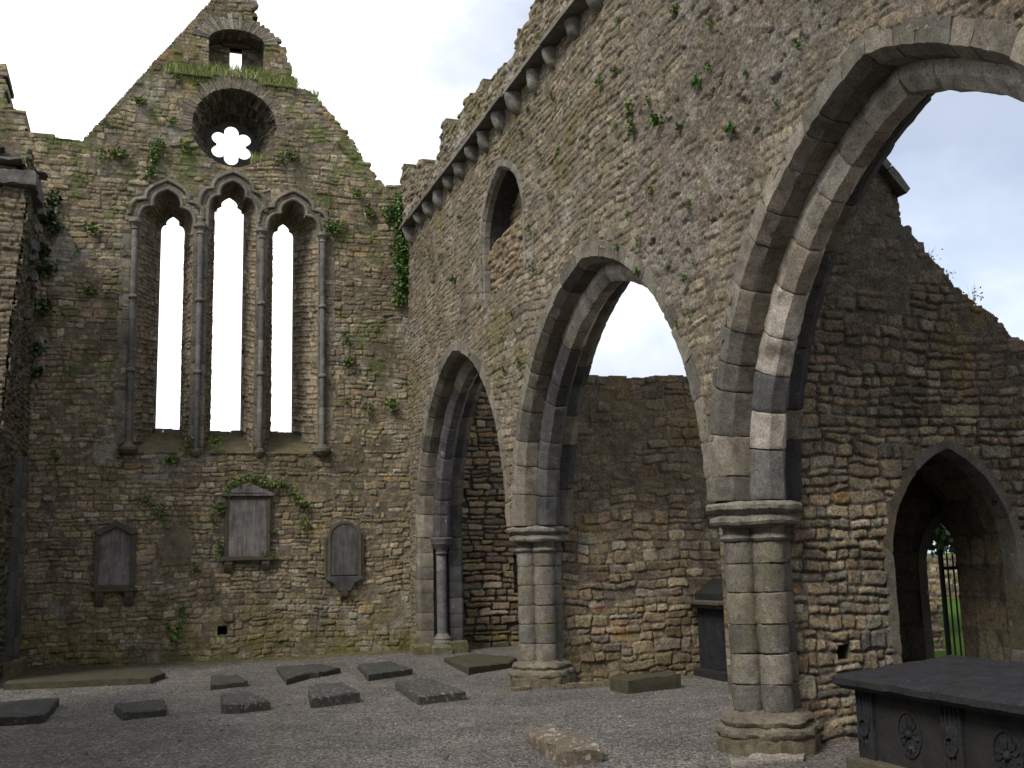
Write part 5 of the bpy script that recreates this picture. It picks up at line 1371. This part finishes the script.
creeper('ivy', 'dark ivy clumps down the left end of the gable beside the wall stump', 'ivy', [(-1.66, 8.25, .13), (-1.74, 7.95, .16), (-1.62, 7.72, .12), (-1.78, 7.3, .10), (-1.74, 6.95, .13), (-1.72, 6.25, .11), (-1.80, 5.5, .09), (-1.78, 5.1, .07)], M['ivy_dark'], 'Y', 502, .08, 130)
creeper('creeper', 'low green creeper spreading over the top of the pedimented tablet', 'creeper', [(1.5, 3.02, .1), (1.62, 3.12, .12), (1.78, 3.2, .1), (1.95, 3.22, .1), (2.1, 3.18, .09), (2.25, 3.12, .06), (2.4, 3.15, .07), (1.45, 2.9, .06)], M['weed'], 'Y', 503, .042, 170)
creeper('creeper', 'sprawling green creeper on bare wall right of the pedimented tablet', 'creeper', [(2.62, 2.98, .07), (2.7, 2.87, .08), (2.8, 2.78, .08), (2.9, 2.72, .06), (2.86, 2.45, .08), (2.84, 2.3, .05)], M['weed'], 'Y', 504, .042, 130)
creeper('creeper', 'weak green climber rising from the gravel left of the square wall hole', 'creeper', [(.62, .45, .08), (.68, .6, .06), (.72, .8, .05), (.7, .95, .04), (.5, .62, .04)], M['ivy'], 'Y', 505, .05, 130)
creeper('weed', 'large weed clump on the upper left of the gable beside the round window', 'weed', [(.06, 9.33, .14), (.0, 9.2, .1), (.12, 9.45, .1)], M['weed'], 'Y', 506, .055, 150)
creeper('weed', 'weed clump just above the left lancet hood', 'weed', [(-.05, 8.86, .09), (.02, 8.95, .06)], M['weed'], 'Y', 507, .055, 130)
creeper('weed', 'weed clump growing over the right end of the right lancet hood', 'weed', [(3.28, 8.16, .08), (3.38, 8.1, .08), (3.46, 8.15, .06)], M['ivy'], 'Y', 508, .055, 130)
creeper('fern', 'dark green fern high in the rendered patch left of the largest arch', 'fern', [(9.21, 5.96, .05)], M['ivy'], 'X', 509, .05, 160, .1)
creeper('weed', 'green weed strip running down the vertical joint of the arcade wall', 'weed', [(9.86, 6.42, .045), (9.84, 6.36, .05), (9.85, 6.30, .04), (9.83, 6.22, .035), (9.82, 6.15, .045), (9.84, 6.08, .03)], M['weed'], 'X', 510, .035, 110, .06)

def grass_tuft(label, loc, spread, h, n, seed, cat='grass'):
    o = bpy.data.objects.new('grass_tuft', blades_mesh('grass_blades', n, spread, h, M['grass'], seed)); C.objects.link(o); o.location = loc
    return tag(o, label, cat)
grass_tuft('tall grass growing on the sill of the belfry niche', (1.5, GY + .12, 11.0), (.56, .17), .29, 620, 601)
grass_tuft('grass fringe on the ledge left of the belfry niche', (.62, GY - .02, 10.93), (.44, .06), .26, 420, 602)
grass_tuft('grass fringe on the ledge right of the belfry niche', (2.28, GY - .02, 10.90), (.36, .07), .28, 420, 603)
grass_tuft('grass in the bottom of the round window splay', (1.98, GY + .22, 9.42), (.16, .18), .14, 170, 604)
# thin growth along the gable's raking edge and wall tops
for i, (x0_, z0_, x1_, z1_, lab) in enumerate(((-1.2, 9.45, -.2, 10.9, 'thin grass fringe along the lower left slope of the gable'), (-.2, 10.9, .95, 12.5, 'thin grass fringe along the upper left slope of the gable'), (2.6, 10.95, 3.1, 10.9, 'dry grass fringe on the right shoulder of the gable'), (3.1, 10.8, 3.9, 9.75, 'sparse grass fringe down the right slope of the gable'))):
    rng = np.random.default_rng(620 + i); co = []; q = []; t_ = []
    for k in range(230):
        f = rng.random(); p = np.array([x0_ + (x1_ - x0_) * f, GY + rng.uniform(.0, .5), z0_ + (z1_ - z0_) * f - .02]); d_ = np.array([rng.normal(-.2, .3), rng.normal(0, .3), 1.]) * rng.uniform(.05, .13); w_ = np.array([.006, 0, 0]); n_ = len(co)
        co += [p - w_, p + w_, p + d_]; t_.append((n_, n_ + 1, n_ + 2))
    tag(raw_mesh('grass_fringe', np.array(co), None, np.array(t_), mat=M['weed'], smooth=False), lab, 'grass')
for i, (x, z, s_, lab) in enumerate(((7.47, 4.52, .16, 'small leafy plant in the first notch of the broken chapel wall top'), (7.68, 4.33, .13, 'tiny plant on the sloping top of the broken chapel wall'), (8.02, 4.1, .22, 'twiggy plant standing highest on the stepped chapel wall top'))):
    rng = np.random.default_rng(640 + i); co = []; q = []
    for k in range(60):
        d_ = np.array([rng.normal(.1, .4), rng.normal(-.1, .4), rng.uniform(.2, 1.)]) * s_; p = np.array([x, P1Y + .12, z - .02]) + d_ * rng.random(); e = rng.normal(0, 1, 3); e /= np.linalg.norm(e); f_ = np.cross(e, rng.normal(0, 1, 3)); f_ /= np.linalg.norm(f_); L_ = .028; n_ = len(co)
        co += [p, p + e * L_ * .5 + f_ * L_ * .35, p + e * L_, p + e * L_ * .5 - f_ * L_ * .35]; q.append((n_, n_ + 1, n_ + 2, n_ + 3))
    for k in range(5):
        d_ = np.array([rng.normal(.1, .4), rng.normal(-.1, .3), 1.]) * s_; p = np.array([x, P1Y + .12, z - .03]); w_ = np.array([.003, 0, 0]); n_ = len(co); co += [p - w_, p + w_, p + d_ + w_ * .3, p + d_ - w_ * .3]; q.append((n_, n_ + 1, n_ + 2, n_ + 3))
    tag(raw_mesh('wall_plant', np.array(co), np.array(q), mat=M['weed'], smooth=False), lab, 'plant')

# ------------------------------------------------------------------ sky, sun, camera
sc = bpy.context.scene
w = bpy.data.worlds.new('World'); sc.world = w; w.use_nodes = True
nt = w.node_tree; nt.nodes.clear(); L = nt.links.new
out = nt.nodes.new('ShaderNodeOutputWorld')
SUN_EL, SUN_AZ = 44, 234            # degrees; azimuth clockwise from +Y
sky = nt.nodes.new('ShaderNodeTexSky'); sky.sky_type = 'NISHITA'; sky.sun_disc = False
sky.sun_elevation = math.radians(SUN_EL); sky.sun_rotation = math.radians(SUN_AZ)
b1 = nt.nodes.new('ShaderNodeBackground'); b1.inputs[1].default_value = .12; L(sky.outputs[0], b1.inputs[0])
tc = N(nt, 'ShaderNodeTexCoord')
mp = N(nt, 'ShaderNodeMapping'); mp.inputs['Scale'].default_value = (1, 1, 1.6); mp.inputs['Location'].default_value = (.35, .1, .2); L(tc.outputs['Generated'], mp.inputs[0])
n1 = N(nt, 'ShaderNodeTexNoise', Scale=2.3, Detail=8.0, Roughness=.52, Distortion=.25); L(mp.outputs[0], n1.inputs['Vector'])
n2 = N(nt, 'ShaderNodeTexNoise', Scale=1.5, Detail=6.0, Roughness=.5); L(mp.outputs[0], n2.inputs['Vector'])
dt = N(nt, 'ShaderNodeVectorMath', operation='DOT_PRODUCT'); L(tc.outputs['Generated'], dt.inputs[0]); dt.inputs[1].default_value = (-.10, .93, .36)
glow = ramp(nt, dt.outputs['Value'], [(.86, g3(0)), (.985, g3(1))])       # thin bright cloud over the gable
dt2 = N(nt, 'ShaderNodeVectorMath', operation='DOT_PRODUCT'); L(tc.outputs['Generated'], dt2.inputs[0]); dt2.inputs[1].default_value = (.645, .724, .245)
glow2 = ramp(nt, dt2.outputs['Value'], [(.968, g3(0)), (.998, g3(1))])     # a bright break low on the right
gm = N(nt, 'ShaderNodeMath', operation='ADD'); L(glow, gm.inputs[0]); L(glow2, gm.inputs[1])
for dv, lo, hi, amt in (((.66, .655, .37), .94, .999, -1.15), ((.27, .825, .495), .965, .999, -.32), ((-.13, .89, .44), .965, .999, -.3)):   # greyer cloud banks
    d3 = N(nt, 'ShaderNodeVectorMath', operation='DOT_PRODUCT'); L(tc.outputs['Generated'], d3.inputs[0]); d3.inputs[1].default_value = dv
    g_ = N(nt, 'ShaderNodeMath', operation='MULTIPLY_ADD'); L(ramp(nt, d3.outputs['Value'], [(lo, g3(0)), (hi, g3(1))]), g_.inputs[0]); g_.inputs[1].default_value = amt; L(gm.outputs[0], g_.inputs[2]); gm = g_
ad_ = N(nt, 'ShaderNodeMath', operation='MULTIPLY_ADD'); L(gm.outputs[0], ad_.inputs[0]); ad_.inputs[1].default_value = .26; L(n1.outputs[0], ad_.inputs[2])
ccol = ramp(nt, ad_.outputs[0], [(.38, (.50, .55, .66)), (.49, (.70, .75, .84)), (.575, (1.02, 1.02, 1.02)), (.72, (1.55, 1.53, 1.48))])
b2 = nt.nodes.new('ShaderNodeBackground'); b2.inputs[1].default_value = 1.0; L(ccol, b2.inputs[0])
mx = nt.nodes.new('ShaderNodeMixShader'); L(ramp(nt, n2.outputs[0], [(.30, g3(.55)), (.5, g3(.96))]), mx.inputs[0])
L(b1.outputs[0], mx.inputs[1]); L(b2.outputs[0], mx.inputs[2]); L(mx.outputs[0], out.inputs[0])

sl_ = bpy.data.lights.new('sun', 'SUN'); sl_.energy = 2.2; sl_.angle = math.radians(18); sl_.color = (1, .945, .86)
so = bpy.data.objects.new('sun', sl_); C.objects.link(so)
so.rotation_euler = (math.radians(90 - SUN_EL), 0, math.radians(180 - SUN_AZ))

cam = bpy.data.cameras.new('camera'); co_ = bpy.data.objects.new('camera', cam); C.objects.link(co_)
cam.sensor_width = 36; cam.lens = 36 * 1075.3 / 1024; cam.clip_start = .05; cam.clip_end = 3000
import mathutils
r_ = (0.94614481, -0.32275647, -0.02526395); u_ = (-0.02915817, -0.16267493, 0.98624879); f_ = (0.32242799, 0.93239752, 0.16332503)
co_.matrix_world = mathutils.Matrix(((r_[0], u_[0], -f_[0], 0), (r_[1], u_[1], -f_[1], 0), (r_[2], u_[2], -f_[2], 1.6), (0, 0, 0, 1)))
sc.camera = co_
sc.view_settings.view_transform = 'Standard'; sc.view_settings.look = 'None'; sc.view_settings.exposure = .4; sc.view_settings.gamma = 1
sc.render.engine = 'CYCLES'; sc.cycles.max_bounces = 6; sc.cycles.use_denoising = True
